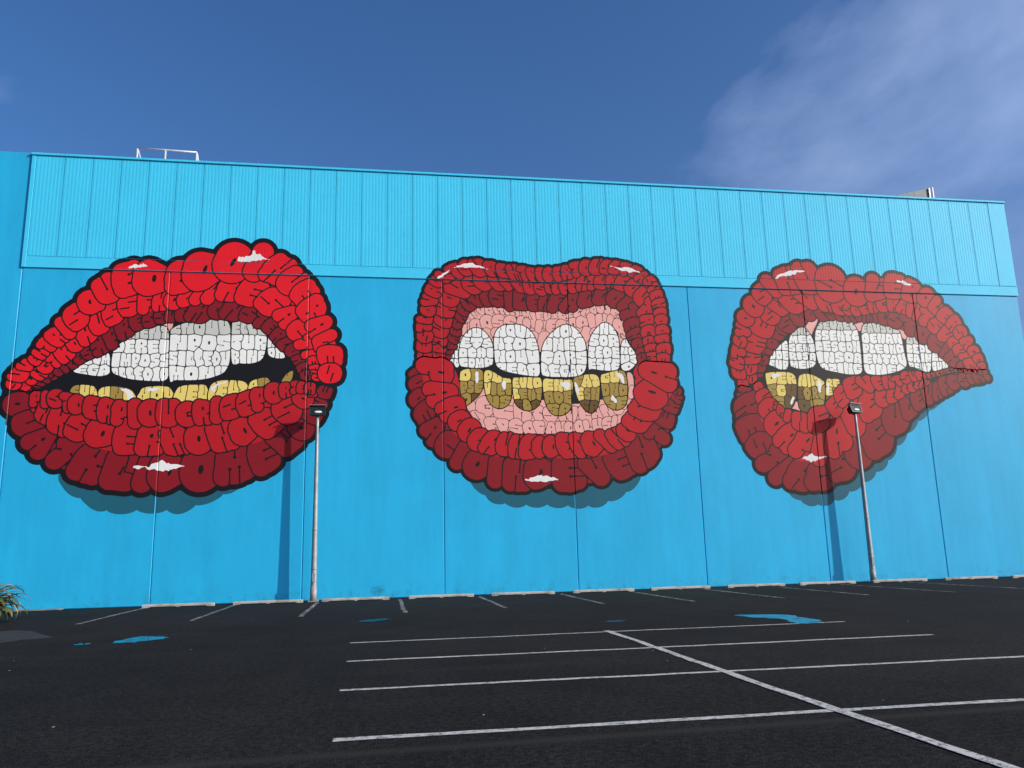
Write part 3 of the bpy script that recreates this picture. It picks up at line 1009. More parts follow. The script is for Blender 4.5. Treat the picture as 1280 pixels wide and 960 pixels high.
# ---- label map to meshes
def loops_of(msk):
    H, W = msk.shape
    p = np.pad(msk, 1)
    c = p[1:-1, 1:-1]
    E = {}
    def add(js, is_, a, b):
        for j, i in zip(js.tolist(), is_.tolist()):
            E.setdefault((i+a[0], j+a[1]), []).append((i+b[0], j+b[1]))
    js, is_ = np.where(c & ~p[:-2, 1:-1]); add(js, is_, (0, 0), (1, 0))
    js, is_ = np.where(c & ~p[1:-1, 2:]);  add(js, is_, (1, 0), (1, 1))
    js, is_ = np.where(c & ~p[2:, 1:-1]);  add(js, is_, (1, 1), (0, 1))
    js, is_ = np.where(c & ~p[1:-1, :-2]); add(js, is_, (0, 1), (0, 0))
    res = []
    while E:
        s = next(iter(E)); cur = s; lp = []; prev = None
        while True:
            nx = E[cur]
            if len(nx) == 1 or prev is None:
                t = nx.pop()
            else:                       # keep diagonal touches apart: turn left
                dx, dy = cur[0]-prev[0], cur[1]-prev[1]
                left = (cur[0]-dy, cur[1]+dx)
                t = left if left in nx else nx[-1]
                nx.remove(t)
            if not nx: del E[cur]
            lp.append(cur); prev = cur; cur = t
            if cur == s: break
        res.append(np.array(lp, float))
    return res

def area(P): return 0.5*np.sum(P[:, 0]*np.roll(P[:, 1], -1) - np.roll(P[:, 0], -1)*P[:, 1])

def inside(pt, P):
    x, y = pt; r_ = False
    a = P; b = np.roll(P, -1, 0)
    c = (a[:, 1] > y) != (b[:, 1] > y)
    with np.errstate(divide='ignore', invalid='ignore'):
        xi = (b[:, 0]-a[:, 0])*(y-a[:, 1])/(b[:, 1]-a[:, 1]) + a[:, 0]
    return bool(np.sum(c & (x < xi)) % 2)

def mask_mesh(name, msk, cv, j0, i0, off, mats, step=3, minarea=14):
    """triangulated sheet of a mask; stands `off` proud of the surface under it"""
    Ls = []
    for lp in loops_of(msk):
        if abs(area(lp)) < minarea: continue
        P = lp
        for _ in range(3):
            P = 0.5*P + 0.25*(np.roll(P, 1, 0) + np.roll(P, -1, 0))
        st = step if len(P) > 24 else 2
        P = P[::st]
        if len(P) >= 3: Ls.append(P)
    outs = [P for P in Ls if area(P) > 0]; holes = [P for P in Ls if area(P) < 0]
    vs, fs, mi = [], [], []
    for o in outs:
        hs = [h for h in holes if inside(h[0], o)]
        # a hole belongs to the smallest outer loop around it
        hs = [h for h in hs if not any(q is not o and area(q) < area(o) and inside(h[0], q) for q in outs)]
        grp = [o] + hs
        flat = np.concatenate(grp)
        tri = tessellate_polygon([[Vector((p[0], p[1], 0)) for p in g] for g in grp])
        b0 = len(vs)
        zc = cv.z0 + (j0 + flat[:, 1].mean())*RES
        for p in flat:
            x = cv.x0 + (i0+p[0])*RES; z = cv.z0 + (j0+p[1])*RES
            vs.append((x, -(PROUD+0.002 if zc > ZF else 0.0) - off, z))
        for t in tri:
            a, b, c = flat[t[0]], flat[t[1]], flat[t[2]]
            cr_ = (b[0]-a[0])*(c[1]-a[1]) - (b[1]-a[1])*(c[0]-a[0])
            fs.append((b0+t[0], b0+t[1], b0+t[2]) if cr_ > 0 else (b0+t[0], b0+t[2], b0+t[1]))
            mi.append(1 if zc > ZR else 0)
    if not fs: return None
    me = bpy.data.meshes.new(name)
    me.from_pydata(vs, [], fs)
    for q in mats: me.materials.append(q)
    me.polygons.foreach_set('material_index', mi)
    me.update()
    return me

def cuts(cv):
    """the joints of the wall, where no paint sheet runs"""
    c = np.zeros((cv.H, cv.W), bool)
    below = cv.zs < ZF
    for s in SEAMS:
        col = np.abs(cv.xs-s) < GAP + CH - 0.001
        c |= below[:, None] & col[None, :]
    c |= (np.abs(cv.zs-ZF) < 0.012)[:, None]
    c |= (np.abs(cv.zs-ZR) < 0.008)[:, None]
    i = 0
    up = cv.zs > ZR
    return c

def emit(cv, root, shadow, order):
    cut = cuts(cv)
    solid = (cv.L > 0)
    LB = cv.L.copy(); LB[cut] = 0
    def part_obj(name, msk, mat, off, parent, label=None, step=3):
        me = mask_mesh(name, msk & ~cut, cv, 0, 0, off, MATS[mat], step)
        if me is None: return None
        o = link(name, me, parent)
        if label: o['label'] = label
        return o
    part_obj('drop_shadow', shadow & ~solid, 'teal', 0.0012, root, 'teal painted shadow below the lips')
    part_obj('outline', solid, 'black', 0.0016, root, 'thick bumpy black outline and mouth cavity')
    po = {}
    for p in order:
        if p not in cv.parts: continue
        nm = p.split('#')[0]
        base = 'black'
        o = part_obj(nm, cv.parts[p] & solid, base, 0.0020 + 0.0003*(1 if 'lip' in p else 0), root, None, 2)
        po[p] = o
    lab = LB
    ks = np.unique(lab); ks = ks[ks >= 10]
    flat = lab.ravel()
    idx = np.argsort(flat, kind='stable'); sf = flat[idx]
    st = np.searchsorted(sf, ks); en = np.searchsorted(sf, ks, 'right')
    for k, a, b in zip(ks, st, en):
        if b-a < 30: continue
        ii = idx[a:b]; jj = ii//cv.W; cc = ii % cv.W
        j0, j1, i0, i1 = jj.min(), jj.max()+1, cc.min(), cc.max()+1
        part, mat = cv.info[int(k)]
        me = mask_mesh('letter', lab[j0:j1, i0:i1] == k, cv, j0, i0, 0.0030 if mat != 'shine' else 0.0036, MATS[mat])
        if me is None: continue
        nm = 'highlight' if mat == 'shine' else 'letter'
        if int(k) in cv.gumbase: nm = 'gum_tissue'
        me.name = nm
        o = link(nm, me, po.get(part) or root)
        if nm == 'gum_tissue': o['kind'] = 'stuff'
    # paint inside the panel joints
    runs = {}
    for s in SEAMS:
        for side in (-1, 1):
            xx = s + side*(GAP+CH+RES)
            i = int((xx-cv.x0)/RES)
            if i < 0 or i >= cv.W: continue
            colm = [('' if v == 0 else 'black' if v < 10 else cv.info[int(v)][1]) for v in cv.L[:, i]]
            j = 0
            while j < cv.H:
                e = j
                while e < cv.H and colm[e] == colm[j]: e += 1
                if colm[j] and cv.zs[j] < ZF:
                    z0_, z1_ = cv.z0 + j*RES, min(cv.z0 + e*RES, ZF-0.015)
                    runs.setdefault(colm[j], []).append((s, z0_, z1_, side))
                j = e
    for mat, rs in runs.items():
        vs, fs = [], []
        for (x, z0_, z1_, side) in rs:
            b = len(vs)
            xo, xi = x + side*(GAP+CH+0.002), x + side*(GAP-0.001)
            vs += [(xo, -0.0016, z0_), (xi, CH-0.0016, z0_), (xi, CH-0.0016, z1_), (xo, -0.0016, z1_), (x, CH+0.003, z0_), (x, CH+0.003, z1_)]
            fs += [(b, b+1, b+2, b+3), (b+1, b+4, b+5, b+2)]
        me = bpy.data.meshes.new('joint_paint')
        me.from_pydata(vs, [], fs)
        link('joint_paint', me, root, [MATS[mat][0]])['kind'] = 'stuff'

def GOLD(r_):
    w = (0.72, 0.28, 0.0) if r_ < 0.3 else (0.22, 0.66, 0.12) if r_ < 0.75 else (0.0, 0.5, 0.5)
    return ('gold1', 'gold2', 'gold3')[rng.choice(3, p=w)]
WHITE = lambda r_: 'white'
SHADED = lambda r_: 'grey' if r_ < 0.05 else 'white'

def shine(cv, polys, part):
    for px in polys:
        sl, ins = blob(cv, px, part, 'shine', 4, 0.020 if 'lip' in part else 0.008)
        k = cv.new(part, 'shine')
        cv.L[sl][ins] = k
        cv.parts[part][sl] |= ins

def canvas_for(px, pad=0.7):
    P = np.array(wallpts(px))
    return Canvas(P[:, 0].min()-pad, P[:, 0].max()+pad, P[:, 1].min()-1.1, P[:, 1].max()+pad)

def scallop(px, r, n_jit=0.0):
    pass

def mouth(spec):
    allp = spec['C'][0] + spec['D'][-1]
    cv = canvas_for(allp)
    silo = crm(wallpts(spec['C'][0] + spec['D'][-1][::-1]), 6, True)
    sl, X, Z, ins = cv.poly(silo)
    outer = np.zeros((cv.H, cv.W), bool)
    cv.L[sl][ins] = 1
    outer[sl] |= ins
    outer = ~cv.grow(~outer, 0.13)
    cv.L[~outer] = 0
    # gums
    for g, rows in spec.get('gums', []):
        cvp = 'gum#%d' % len([p for p in cv.parts if p.startswith('gum')])
        P = crm(wallpts(g), 5, True)
        s2, X2, Z2, in2 = cv.poly(P)
        kk = cv.new(cvp, 'pink'); cv.gumbase.add(kk); cv.parts[cvp][s2] |= in2
        cv.L[s2][in2] = kk
        keep = cv.L.copy()
        for (txt, top, bot) in rows:
            lay_row(cv, txt, top, bot, cvp, 'pink', lw=0.018, swell=1.15, hmin=0.15)
        # nothing outside the gum
        full = np.zeros((cv.H, cv.W), bool); full[s2] |= in2
        cv.L[~full] = keep[~full]
        cv.parts[cvp] &= full
    for i, (px, rows, md) in enumerate(spec['gold']):
        tooth(cv, px, rows, 'gold_tooth#%d' % i, GOLD)
    for i, (px, rows, md) in enumerate(spec['white']):
        tooth(cv, px, rows, 'tooth#%d' % i, SHADED if md else WHITE)
    if 'goldshine' in spec:
        for i, polys in spec['goldshine']:
            shine(cv, polys, 'gold_tooth#%d' % i)
    for (part, txt, top, bot, mat, kw) in spec['rows']:
        lay_row(cv, txt, top, bot, part, mat, outer=outer, **kw)
    # black contour following the bumps of the outer letters
    # the mouth opening stays inside; grow the whole silhouette
    contour = cv.grow(outer, spec.get('line', 0.115))
    cv.L[contour & (cv.L == 0)] = 1
    for part, polys in spec['shine']:
        shine(cv, polys, part)
    sh = np.zeros((cv.H, cv.W), bool)
    P = resample(crm(wallpts(spec['shadow'])), 400)
    d = np.r_[0, np.cumsum(np.hypot(*np.diff(P, axis=0).T))]
    nb = int(d[-1]/spec.get('scal', 0.7))
    nrm = np.gradient(P, axis=0); nrm = np.c_[nrm[:, 1], -nrm[:, 0]]/np.hypot(*nrm.T)[:, None]
    bump = np.abs(np.sin(d/d[-1]*math.pi*nb))**0.6*0.12
    P = P + nrm*bump[:, None]*np.sin(np.linspace(0, math.pi, 400))[:, None]**0.3
    close = np.array(wallpts(spec['shadow_close']))
    s3, _, _, in3 = cv.poly(np.r_[P, close])
    sh[s3] |= in3
    root = tag(empty('mouth_mural', (0, 0, 0)), spec['label'], 'mural', 'painted mouths on the blue wall')
    order = list(cv.parts.keys())
    emit(cv, root, sh, order)
    return root

# ---------------- traced curves (photo pixels, laid onto the wall plane)
U0 = [(5,485),(13,464),(34,449),(54,421),(79,391),(96,376),(112,359),(122,350),(139,340),(159,328),(184,323),(206,328),(221,328),(247,321),(266,314),(285,306),(304,305),(322,307),(337,312),(356,321),(373,333),(390,350),(403,369),(412,391),(418,410),(424,434),(426,459),(423,478)]
U1 = [(22,485),(37,466),(54,449),(73,434),(88,421),(105,404),(120,391),(137,378),(156,369),(176,366),(199,366),(210,367),(232,365),(259,357),(281,349),(300,348),(320,348),(341,355),(356,365),(369,380),(377,397),(386,412),(394,429),(397,446),(399,459),(396,476)]
U2 = [(35,487),(46,477),(58,470),(75,457),(90,446),(107,434),(124,419),(142,402),(161,393),(184,390),(206,387),(219,386),(247,378),(274,375),(300,376),(317,380),(334,389),(349,402),(360,417),(371,432),(380,446),(388,459),(391,474)]
U3 = [(44,488),(58,480),(75,470),(94,459),(112,449),(131,440),(150,427),(165,417),(184,408),(204,404),(214,402),(238,400),(266,398),(290,399),(309,402),(326,410),(339,421),(350,436),(362,447),(371,457),(376,474)]
L0 = [(40,491),(60,487),(83,490),(104,495),(125,497),(146,500),(177,500),(208,501),(241,502),(268,500),(293,494),(310,489),(327,483),(343,480),(360,478),(377,477),(395,479)]
L1 = [(40,508),(67,508),(87,515),(112,522),(133,529),(154,531),(179,533),(204,534),(220,533),(241,532),(268,529),(289,524),(310,520),(325,512),(343,504),(360,494),(377,490),(391,493)]
L2 = [(40,510),(50,527),(69,539),(87,548),(112,557),(133,563),(158,565),(183,567),(208,566),(222,565),(247,565),(277,563),(300,557),(327,551),(345,538),(364,527),(377,517),(389,505),(398,487)]
L2c = [(34,492),(40,510),(50,527),(69,539),(87,548),(112,557),(133,563),(158,565),(183,567),(208,566),(222,565),(247,565),(277,563),(300,557),(327,551),(345,538),(364,527),(377,517),(389,505),(399,484)]
L3 = [(3,494),(4,509),(12,523),(23,544),(35,559),(48,573),(69,588),(90,597),(117,605),(142,610),(167,612),(194,614),(217,612),(227,612),(252,611),(277,608),(300,602),(322,596),(343,584),(364,571),(381,556),(393,534),(404,519),(410,502),(418,484)]
m1 = dict(
 label='wide slanted red lip mural, mouth ajar over a low strip of gold teeth',
 C=[U0, U3], D=[L0, L3], line=0.15,
 gold=[([(88,491),(92,483),(103,481),(117,483),(121,490),(121,497),(100,496)], ['SUN'], 0), ([(123,492),(127,485),(140,483),(160,486),(168,493),(168,502),(130,500)], ['UND'], 0),
  ([(173,503),(175,490),(182,484),(205,483),(214,487),(216,503)], ['NOU'], 0), ([(219,503),(221,487),(230,482),(248,481),(258,483),(259,503)], ['VEU'], 0),
  ([(262,502),(263,483),(275,476),(300,476),(309,481),(309,492),(290,499)], ['PENT'], 0), ([(312,491),(313,478),(325,473),(335,473),(336,484)], ['AU'], 0), ([(352,478),(358,468),(366,464),(363,477)], ['V'], 0)],
 goldshine=[(1, [[(150,486),(160,487),(166,493),(166,500),(160,500),(158,492)]]), (4, [[(264,484),(276,478),(284,478),(272,482),(267,490)]]), (2, [[(184,486),(198,484.5),(198,487),(186,489)]])],
 white=[([(92,464),(104,455),(122,447),(136,442),(137,460),(136,467),(125,470),(108,468)], ['LUM', 'EGA'], 0),
  ([(142,438),(150,430),(163,421),(175,414),(187,409),(206,408),(211,419),(211,445),(209,473),(190,476),(165,474),(150,470),(140,463)], ['MENT', 'DEREI', 'IMPOSS', 'ALLEDIO'], 1),
  ([(213,420),(217,410),(235,403),(262,400),(280,400),(287,407),(288,425),(287,450),(283,461),(277,467),(260,473),(241,475),(220,475),(212,473)], ['ENOUV', 'NPOS', 'SILLEDU', 'MONV'], 1),
  ([(290,410),(293,400),(311,404),(328,414),(333,420),(332,436),(327,449),(315,454),(300,454),(290,452)], ['ELLE', 'TUR', 'RINE'], 1),
  ([(336,421),(345,430),(356,445),(350,448),(339,446),(335,440)], ['M', 'ON'], 0)],
 gums=[([(203,405),(216,402),(214,412),(209,414)], []), ([(286,399),(294,399),(290,406)], [])],
 rows=[('upper_lip', 'SILOSOFLESXPRESSUEMONSTERLDRES', U2, U3, 'dark', {}),
  ('upper_lip', 'OUNGTKORUSSFKODIYKESACTIEFAU', U1, U2, 'red', {}),
  ('upper_lip', 'SUVENTRISQUEDEDOINUEBALES', U0, U1, 'red', {'edge': 1}),
  ('lower_lip', 'OUATKLIDOMELOEVE', L2c, L3, 'dark', {'aspect': 0.82, 'edge': -1}),
  ('lower_lip', 'ONKSDERMONDESOP', L1, L2, 'red2', {}),
  ('lower_lip', 'PISTDERPIOUGRIZZPORTEM', L0, L1, 'red2', {})],
 shine=[('lower_lip', [[(172,584),(184,583),(190,580),(196,578),(203,575.5),(208,578),(216,580),(232,582.5),(220,585),(214,587),(209,588),(204,589),(199,588),(190,587),(184,586)], [(165,584),(170,582),(178,583),(174,586),(168,585.5)]]),
  ('upper_lip', [[(295,326),(302,322),(309,321),(315,318.5),(317,314),(321,318),(328,321),(336,325),(326,325.5),(318,326.5),(308,328),(300,327)], [(161,335.5),(168,332),(179,331),(184,332.5),(176,335),(166,336)]])],
 shadow=[(73,600),(90,616),(108,626),(125,636),(146,638),(173,637),(208,637),(222,638),(239,633),(262,624),(287,614),(311,600)],
 shadow_close=[(311,590),(200,600),(73,585)], scal=0.8)

V0 = [(521,452),(521.5,437),(521,417),(522.5,397),(526,377),(532,362),(538,350),(550,338),(563,330),(580,327),(598,327),(615,328),(635,332),(655,334),(675,336),(700,333),(718,329),(737,326),(758,325),(777,328),(793,333),(807,339),(818,349),(826,362),(831,377),(833,397),(835,417),(837,437),(837,453)]
V1 = [(538,450),(539,433),(540,413),(542.5,395),(546,378),(551,365),(556,355),(568,348),(588,344),(612,344),(632,346),(655,351),(675,352),(688,354),(710,349),(730,344),(755,342),(773,342),(790,348),(803,354),(811,365),(816,380),(818,400),(820,420),(821,437),(822,452)]
V2 = [(555,448),(558,430),(562,410),(567,397),(572,383),(578,375),(588,367),(603,362),(622,360),(638,362),(658,366),(680,368),(697,367),(722,364),(742,360),(760,359),(775,362),(787,369),(795,378),(799,393),(802,410),(804,427),(808,442),(812,452)]
V3 = [(562,448),(568,437),(574,423),(577,408),(585,393),(595,385),(608,382),(625,383),(643,387),(665,388),(685,389),(693,389),(713,386),(735,382),(753,380),(768,382),(777,392),(781,403),(783,417),(787,425),(796,441),(796,452)]
W0 = [(562,452),(570,465),(574,479),(576,497),(585,512),(597,529),(610,539),(632,542),(655,543),(688,543),(699,542),(727,542),(751,540),(766,535),(778,525),(787,510),(793,493),(794,479),(792,464),(800,452)]
W1 = [(524,452),(527,468),(531,484),(538,503),(550,520),(561,535),(576,550),(591,562),(610,569),(632,572),(655,573),(685,572),(699,573),(727,573),(751,570),(774,561),(792,548),(807,535),(818,523),(829,508),(839,494),(847,478),(842,455)]
W1c = [(519,458),(527,470),(531,484),(538,503),(550,520),(561,535),(576,550),(591,562),(610,569),(632,572),(655,573),(685,572),(699,573),(727,573),(751,570),(774,561),(792,548),(807,535),(817,524),(826,509),(836,496),(845,484)]
W3 = [(514,464),(513,477),(514,497),(518,516),(525,529),(531,546),(543,559),(554,574),(569,587),(587,597),(610,605),(636,610),(664,611),(689,612),(717,611),(742,608),(762,603),(785,597),(802,588),(819,575),(830,559),(839,541),(843,522),(849,503),(852,486)]
W3s = [(521,452)] + W3 + [(847,467),(837,453)]
m2 = dict(
 label='square snarling red lip mural baring pink gums, white upper and big gold lower teeth',
 C=[V0, V3], D=[W0, W3s], line=0.11,
 gums=[([(566,440),(574,425),(577,408),(585,394),(595,386),(608,383),(625,384),(643,388),(665,389),(685,390),(713,387),(735,383),(753,381),(768,384),(777,393),(781,403),(783,420),(788,430),(780,436),(740,437),(676,440),(617,437)],
   [('INVOITIENMIEUXDELAOUJES', [(584,395),(595,386),(608,383),(643,388),(685,390),(713,387),(753,381),(770,386),(778,397)], [(590,402),(600,394),(625,393),(655,398),(685,401),(713,398),(740,393),(757,391),(768,396),(776,407)]),
    ('UDOSSILLEDODINLR', [(580,408),(590,402),(600,394),(625,393),(655,398),(685,401),(713,398),(740,393),(757,391),(768,396),(778,409)], [(576,424),(590,416),(605,413),(625,411),(650,416),(685,419),(715,413),(745,411),(765,412),(781,428)]),
    ('IVTVIIVTV', [(576,424),(590,416),(605,413),(625,411),(650,416),(685,419),(715,413),(745,411),(765,412),(781,428)], [(570,440),(600,438),(650,440),(685,442),(740,437),(780,440)])]),
  ([(576,495),(586,513),(597,529),(610,538),(632,541),(655,542),(688,542),(727,541),(751,539),(766,534),(778,525),(787,510),(792,494),(792,478),(790,468),(784,467),(783,490),(750,500),(715,505),(678,500),(640,492),(605,486)],
   [('IGENTSIVEANOTPI', [(578,500),(592,498),(606,494),(640,500),(678,510),(716,508),(750,508),(782,498),(790,480)], [(587,513),(600,520),(620,524),(650,526),(688,527),(720,526),(750,523),(772,519),(791,494)]),
    ('VERSOFAUDOLUSI', [(587,513),(600,520),(620,524),(650,526),(688,527),(720,526),(750,523),(772,519)], [(600,533),(612,539),(632,542),(655,543),(688,543),(727,542),(751,540),(770,532)])])],
 gold=[([(575,470),(578,463),(590,461),(602,463),(604,472),(602,488),(592,500),(580,507),(576,490)], ['DU', 'PSE', 'OE'], 0), ([(605,468),(612,463),(628,472),(638,474),(639,490),(637,503),(628,510),(617,508),(608,495)], ['PUE', 'VIET', 'US'], 0),
  ([(641,475),(648,472),(668,472),(676,474),(677,490),(674,505),(663,513),(650,510),(643,500)], ['EVID', 'LENT', 'ELA'], 0), ([(679,476),(690,474),(708,475),(715,476),(715,495),(712,512),(702,519),(690,517),(682,503)], ['END', 'ADE', 'SA'], 0),
  ([(717,475),(725,470),(742,468),(749,475),(749,495),(747,508),(740,516),(731,512),(722,497)], ['FAT', 'ESN', 'SA'], 0), ([(751,472),(757,467),(775,463),(782,468),(784,485),(783,503),(776,511),(765,511),(755,500)], ['GUT', 'OND', 'SE'], 0)],
 goldshine=[(3, [[(700,479),(711,478),(711,487),(707,486)]]), (4, [[(718,478),(722,482),(724,494),(720,488)]]), (5, [[(765,494),(771,500),(770,504),(764,499)], [(770,466),(778,469),(780,480),(775,474)]]), (0, [[(594,466),(598,465),(598,476),(595,478)]]), (1, [[(627,478),(632,477),(632,486),(629,486)]])],
 white=[([(562,452),(565,440),(570,434),(574,428),(574,456),(568,458)], ['U', 'ME', 'RD'], 0), ([(575,456),(574,440),(577,425),(584,415),(593,410),(602,412),(611,421),(616,433),(616,452),(613,457),(600,460),(585,459)], ['OUI', 'ETS', 'OCHI', 'COMP'], 0),
  ([(620,455),(618,440),(618,420),(625,409),(637,406),(653,407),(665,416),(672,432),(674,450),(674,468),(665,470),(640,466),(627,462)], ['NQUA', 'NTDE', 'NOUV', 'ZELA'], 0),
  ([(677,465),(677,440),(682,425),(694,412),(706,406),(717,409),(727,420),(732,432),(733,455),(728,467),(715,471),(695,471),(682,470)], ['NDE', 'UNEI', 'CARS', 'LEGAD'], 0),
  ([(736,460),(736,433),(740,418),(750,406),(757,403.5),(765,408),(772,420),(774,435),(774,458),(767,463),(755,463),(740,461)], ['UNE', 'SOR', 'TEDE', 'ESTE'], 0),
  ([(777,460),(776,437),(778,427),(783,424),(787,432),(797,447),(793,457),(785,463)], ['U', 'NO', 'US', 'O'], 0)],
 rows=[('upper_lip', 'DUPREDREUVESILENFALLOITEMDOS', V2, V3, 'dark', {}),
  ('upper_lip', 'SAJUEKOVSDEPLUSUDPENTUREOUTAGSEM', V1, V2, 'red2', {}),
  ('upper_lip', 'SESTLOVRULTSUREMTREDERTOUSETEASVEMEDOFEE', V0, V1, 'red2', {'edge': 1}),
  ('lower_lip', 'AUOEACIOINDEVENTERAS', W1c, W3, 'dark', {'aspect': 0.9, 'edge': -1}),
  ('lower_lip', 'PAROOCRUNEDDERDINDEBDA', W0, W1, 'red2', {})],
 shine=[('lower_lip', [[(657,600),(666,597),(673,594),(678,595.5),(684,595),(698,599),(686,601),(676,602),(668,602)]]),
  ('upper_lip', [[(567,335),(578,331),(588,329),(596,331),(609,337),(598,335.5),(586,334.5),(576,334.5)], [(545,352),(551,343),(561,339),(557,344),(550,348)], [(762,333),(774,335.5),(786,335),(800,342),(792,341),(778,339)]])],
 shadow=[(587,601),(599,612),(617,625),(644,630),(666,630),(689,630),(712,631),(742,631),(764,624),(785,613),(801,598)],
 shadow_close=[(795,585),(690,600),(590,590)], scal=0.62)

P0 = [(924,483),(914.5,462),(914.5,443),(917.5,426),(920.6,407),(924,392),(928,379),(938,365),(949,354),(960,343),(972,336),(986,333),(999,331),(1014,331),(1027,335),(1038,340),(1050,347),(1063,351),(1075,350),(1087,348),(1103,345),(1118,345),(1130,347),(1142,353),(1157,362),(1172,372),(1185,385),(1198,397),(1208,413),(1218,430),(1227,443),(1233,462)]
P1 = [(935,482),(929,464),(930,445),(934,426),(939,407),(946,392),(957,382),(966,374),(978,365),(992,363),(1011,365),(1030,371),(1046,379),(1061,382),(1075,378),(1090,375),(1107,371),(1122,372),(1137,373),(1148,378),(1163,388),(1173,397),(1185,408),(1195,422),(1205,433),(1217,448),(1225,462)]
P2 = [(945,472),(946,457),(950,442),(957,428),(963,415),(969,404),(977,395),(992,387),(1014,385),(1035,387),(1053,392),(1070,395),(1090,392),(1112,388),(1128,392),(1142,398),(1158,408),(1173,422),(1188,435),(1200,447),(1210,459)]
P3 = [(953,470),(953,464),(960,451),(967,436),(975,425),(986,414),(999,407),(1014,400),(1033,398),(1053,400),(1074,402),(1095,402),(1112,407),(1125,412),(1140,420),(1157,430),(1170,440),(1183,452),(1190,459),(1203,461)]
Q0 = [(972,505),(988,514),(1004,517),(1020,514),(1034,505),(1044,491),(1051,477),(1063,472),(1078,469),(1090,470),(1115,470),(1133,463),(1149,465),(1165,466),(1184,461),(1196,461),(1228,464)]
QM = [(974,508),(988,527),(1006,540),(1024,541),(1040,530),(1050,515),(1062,500),(1085,490),(1115,485),(1139,477),(1161,472),(1184,465),(1196,463),(1228,466)]
Q0b = [(950,476),(960,488),(970,504),(985,525),(1006,540),(1024,541),(1040,530),(1050,515),(1062,500),(1085,490),(1115,485),(1139,477),(1161,472)]
Q1 = [(943,484),(948,505),(950,520),(956,535),(965,549),(980,566),(996,575),(1016,578),(1036,576),(1055,565),(1069,549),(1080,533),(1094,511),(1115,503),(1139,490),(1161,480)]
Q1c = [(934,484),(948,498),(950,520),(956,535),(965,549),(980,566),(996,575),(1016,578),(1036,576),(1055,565),(1069,549),(1080,533),(1094,511),(1115,503),(1139,490),(1161,480),(1184,469),(1208,466),(1231,464)]
Q3 = [(926,484),(921,494),(919,509),(920,529),(926,549),(935,569),(947,586),(962,600),(980,606),(1000,610),(1024,609),(1044,602),(1062,590),(1081,580),(1097,568),(1111,554),(1123,536),(1137,522),(1157,506),(1177,496),(1196,485),(1216,479),(1232,477),(1239,470)]
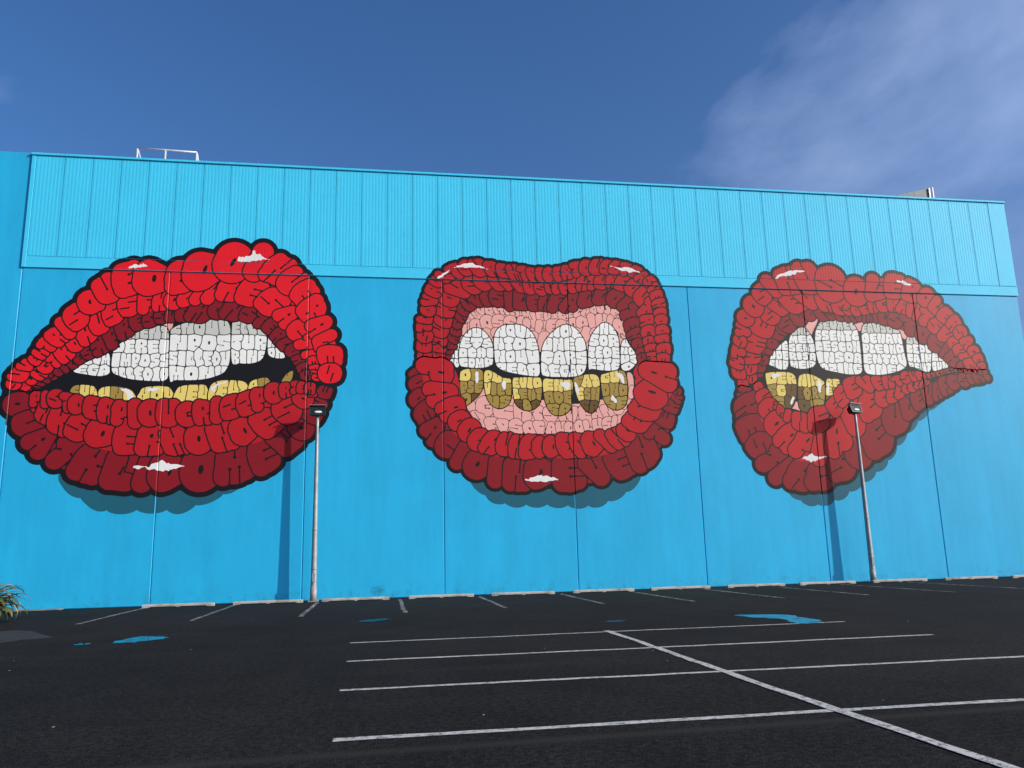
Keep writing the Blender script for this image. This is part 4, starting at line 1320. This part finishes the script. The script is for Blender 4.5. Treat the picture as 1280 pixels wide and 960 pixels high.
m3 = dict(
 label='red lip mural of a mouth biting its lower lip, one corner stretched to a point',
 C=[P0, P3], D=[Q0, Q3], line=0.13,
 gums=[([(1000,408),(1010,402),(1022,399),(1017,412),(1012,420)], []), ([(1060,400),(1080,402),(1074,414)], []), ([(1122,411),(1136,418),(1130,424)], []), ([(985,508),(996,512),(1004,514),(996,502)], [])],
 gold=[([(957,470),(960,466),(978,465),(990,467),(995,475),(995,495),(990,509),(980,511),(970,504),(961,488)], ['DER', 'SGU', 'EL'], 0), ([(998,475),(1003,468),(1013,468),(1022,472),(1030,478),(1031,495),(1027,510),(1010,515),(999,509)], ['NIT', 'EDRU', 'DO'], 0),
  ([(1033,476),(1040,474),(1049,475),(1047,487),(1038,503),(1033,503)], ['RE', 'ET', 'U'], 0)],
 goldshine=[(0, [[(965,468),(976,467),(974,470),(966,473)], [(990,496),(993,497),(990,505),(988,504)]]), (1, [[(1022,476),(1026,478),(1026,490),(1023,488)]]), (2, [[(1034,480),(1037,479),(1036,492),(1034,494)]])],
 white=[([(961,454),(967,440),(978,429),(984,428),(985,457),(978,462),(969,459)], ['OE', 'DOE', 'EUP'], 0), ([(988,455),(986,430),(990,417),(1002,409),(1009,413),(1016,425),(1019,440),(1019,455),(1012,460),(1000,461),(992,459)], ['OND', 'MEO', 'SENT', 'RISA', 'MER'], 1),
  ([(1019,420),(1022,408),(1029,400),(1045,399),(1062,401),(1070,410),(1074,425),(1077,455),(1076,466),(1063,468),(1045,465),(1028,460),(1021,445)], ['SEUXED', 'SSENTC', 'CESCON', 'INSOA', 'OZING'], 1),
  ([(1077,415),(1081,405),(1095,404),(1110,408),(1122,412),(1126,420),(1130,440),(1133,456),(1125,463),(1105,468),(1090,468),(1081,463),(1079,440)], ['EAUSGE', 'JENAN', 'PLEIND', 'ENTAU', 'UNEL'], 1),
  ([(1133,427),(1138,419),(1150,426),(1163,437),(1164,455),(1162,464),(1155,464),(1143,459),(1136,455)], ['OUS', 'CEDO', 'CAIM', 'PENT'], 1), ([(1166,440),(1175,446),(1185,458),(1175,462),(1166,462)], ['ES', 'JUN'], 0)],
 rows=[('upper_lip', 'EBSTONSUDESEOUDANILSTOCIRE', P2, P3, 'dark', {}),
  ('upper_lip', 'SSMMESLEVRESOENGRANTSVOUPE', P1, P2, 'red2', {}),
  ('upper_lip', 'DEKTSYOOSINUSOLEBOLERSAGEP', P0, P1, 'red2', {'edge': 1}),
  ('lower_lip', 'AMESTIRESOEULEVARDSOMT', Q1c, Q3, 'dark', {'aspect': 0.9, 'edge': -1}),
  ('lower_lip', 'DUCORPIAVECELOUPAS', Q0b, Q1, 'red2', {'aspect': 0.8}),
  ('lower_lip', 'TRINE', [(968,501),(978,510),(990,515),(1004,517),(1018,514),(1030,508)], [(966,508),(978,522),(990,532),(1006,540),(1024,541),(1040,530)], 'red2', {'swell': 1.12}),
  ('lower_lip', 'ESEVENTSUPARTEM', [(1033,506),(1043,492),(1052,478),(1063,473),(1078,470),(1090,471),(1115,471),(1133,464),(1149,466),(1165,467),(1184,462),(1196,462),(1228,464)], [(1044,526),(1054,510),(1064,500),(1076,493),(1090,489),(1102,487),(1117,484),(1134,478),(1150,475),(1166,471),(1184,466),(1196,464),(1228,467)], 'red2', {'swell': 1.14})],
 shine=[('lower_lip', [[(1003,573),(1010,571),(1015,567),(1019,570),(1034,571),(1024,573.5),(1018,577),(1012,577)]]),
  ('upper_lip', [[(968,348.5),(974,344),(982,340),(992,338),(1006,340),(996,341.5),(988,345),(982,346)], [(1120,352.5),(1126,351),(1132,353),(1139,357),(1130,355.5)]])],
 shadow=[(982,611),(994,621),(1008,628),(1020,630),(1034,628),(1051,621),(1064,612),(1076,604),(1093,591),(1109,576),(1121,557),(1139,535),(1157,517),(1177,501)],
 shadow_close=[(1157,500),(1111,545),(1062,585),(1020,600),(985,600)], scal=0.6)
for spec in (m1, m2, m3):
    mouth(spec)
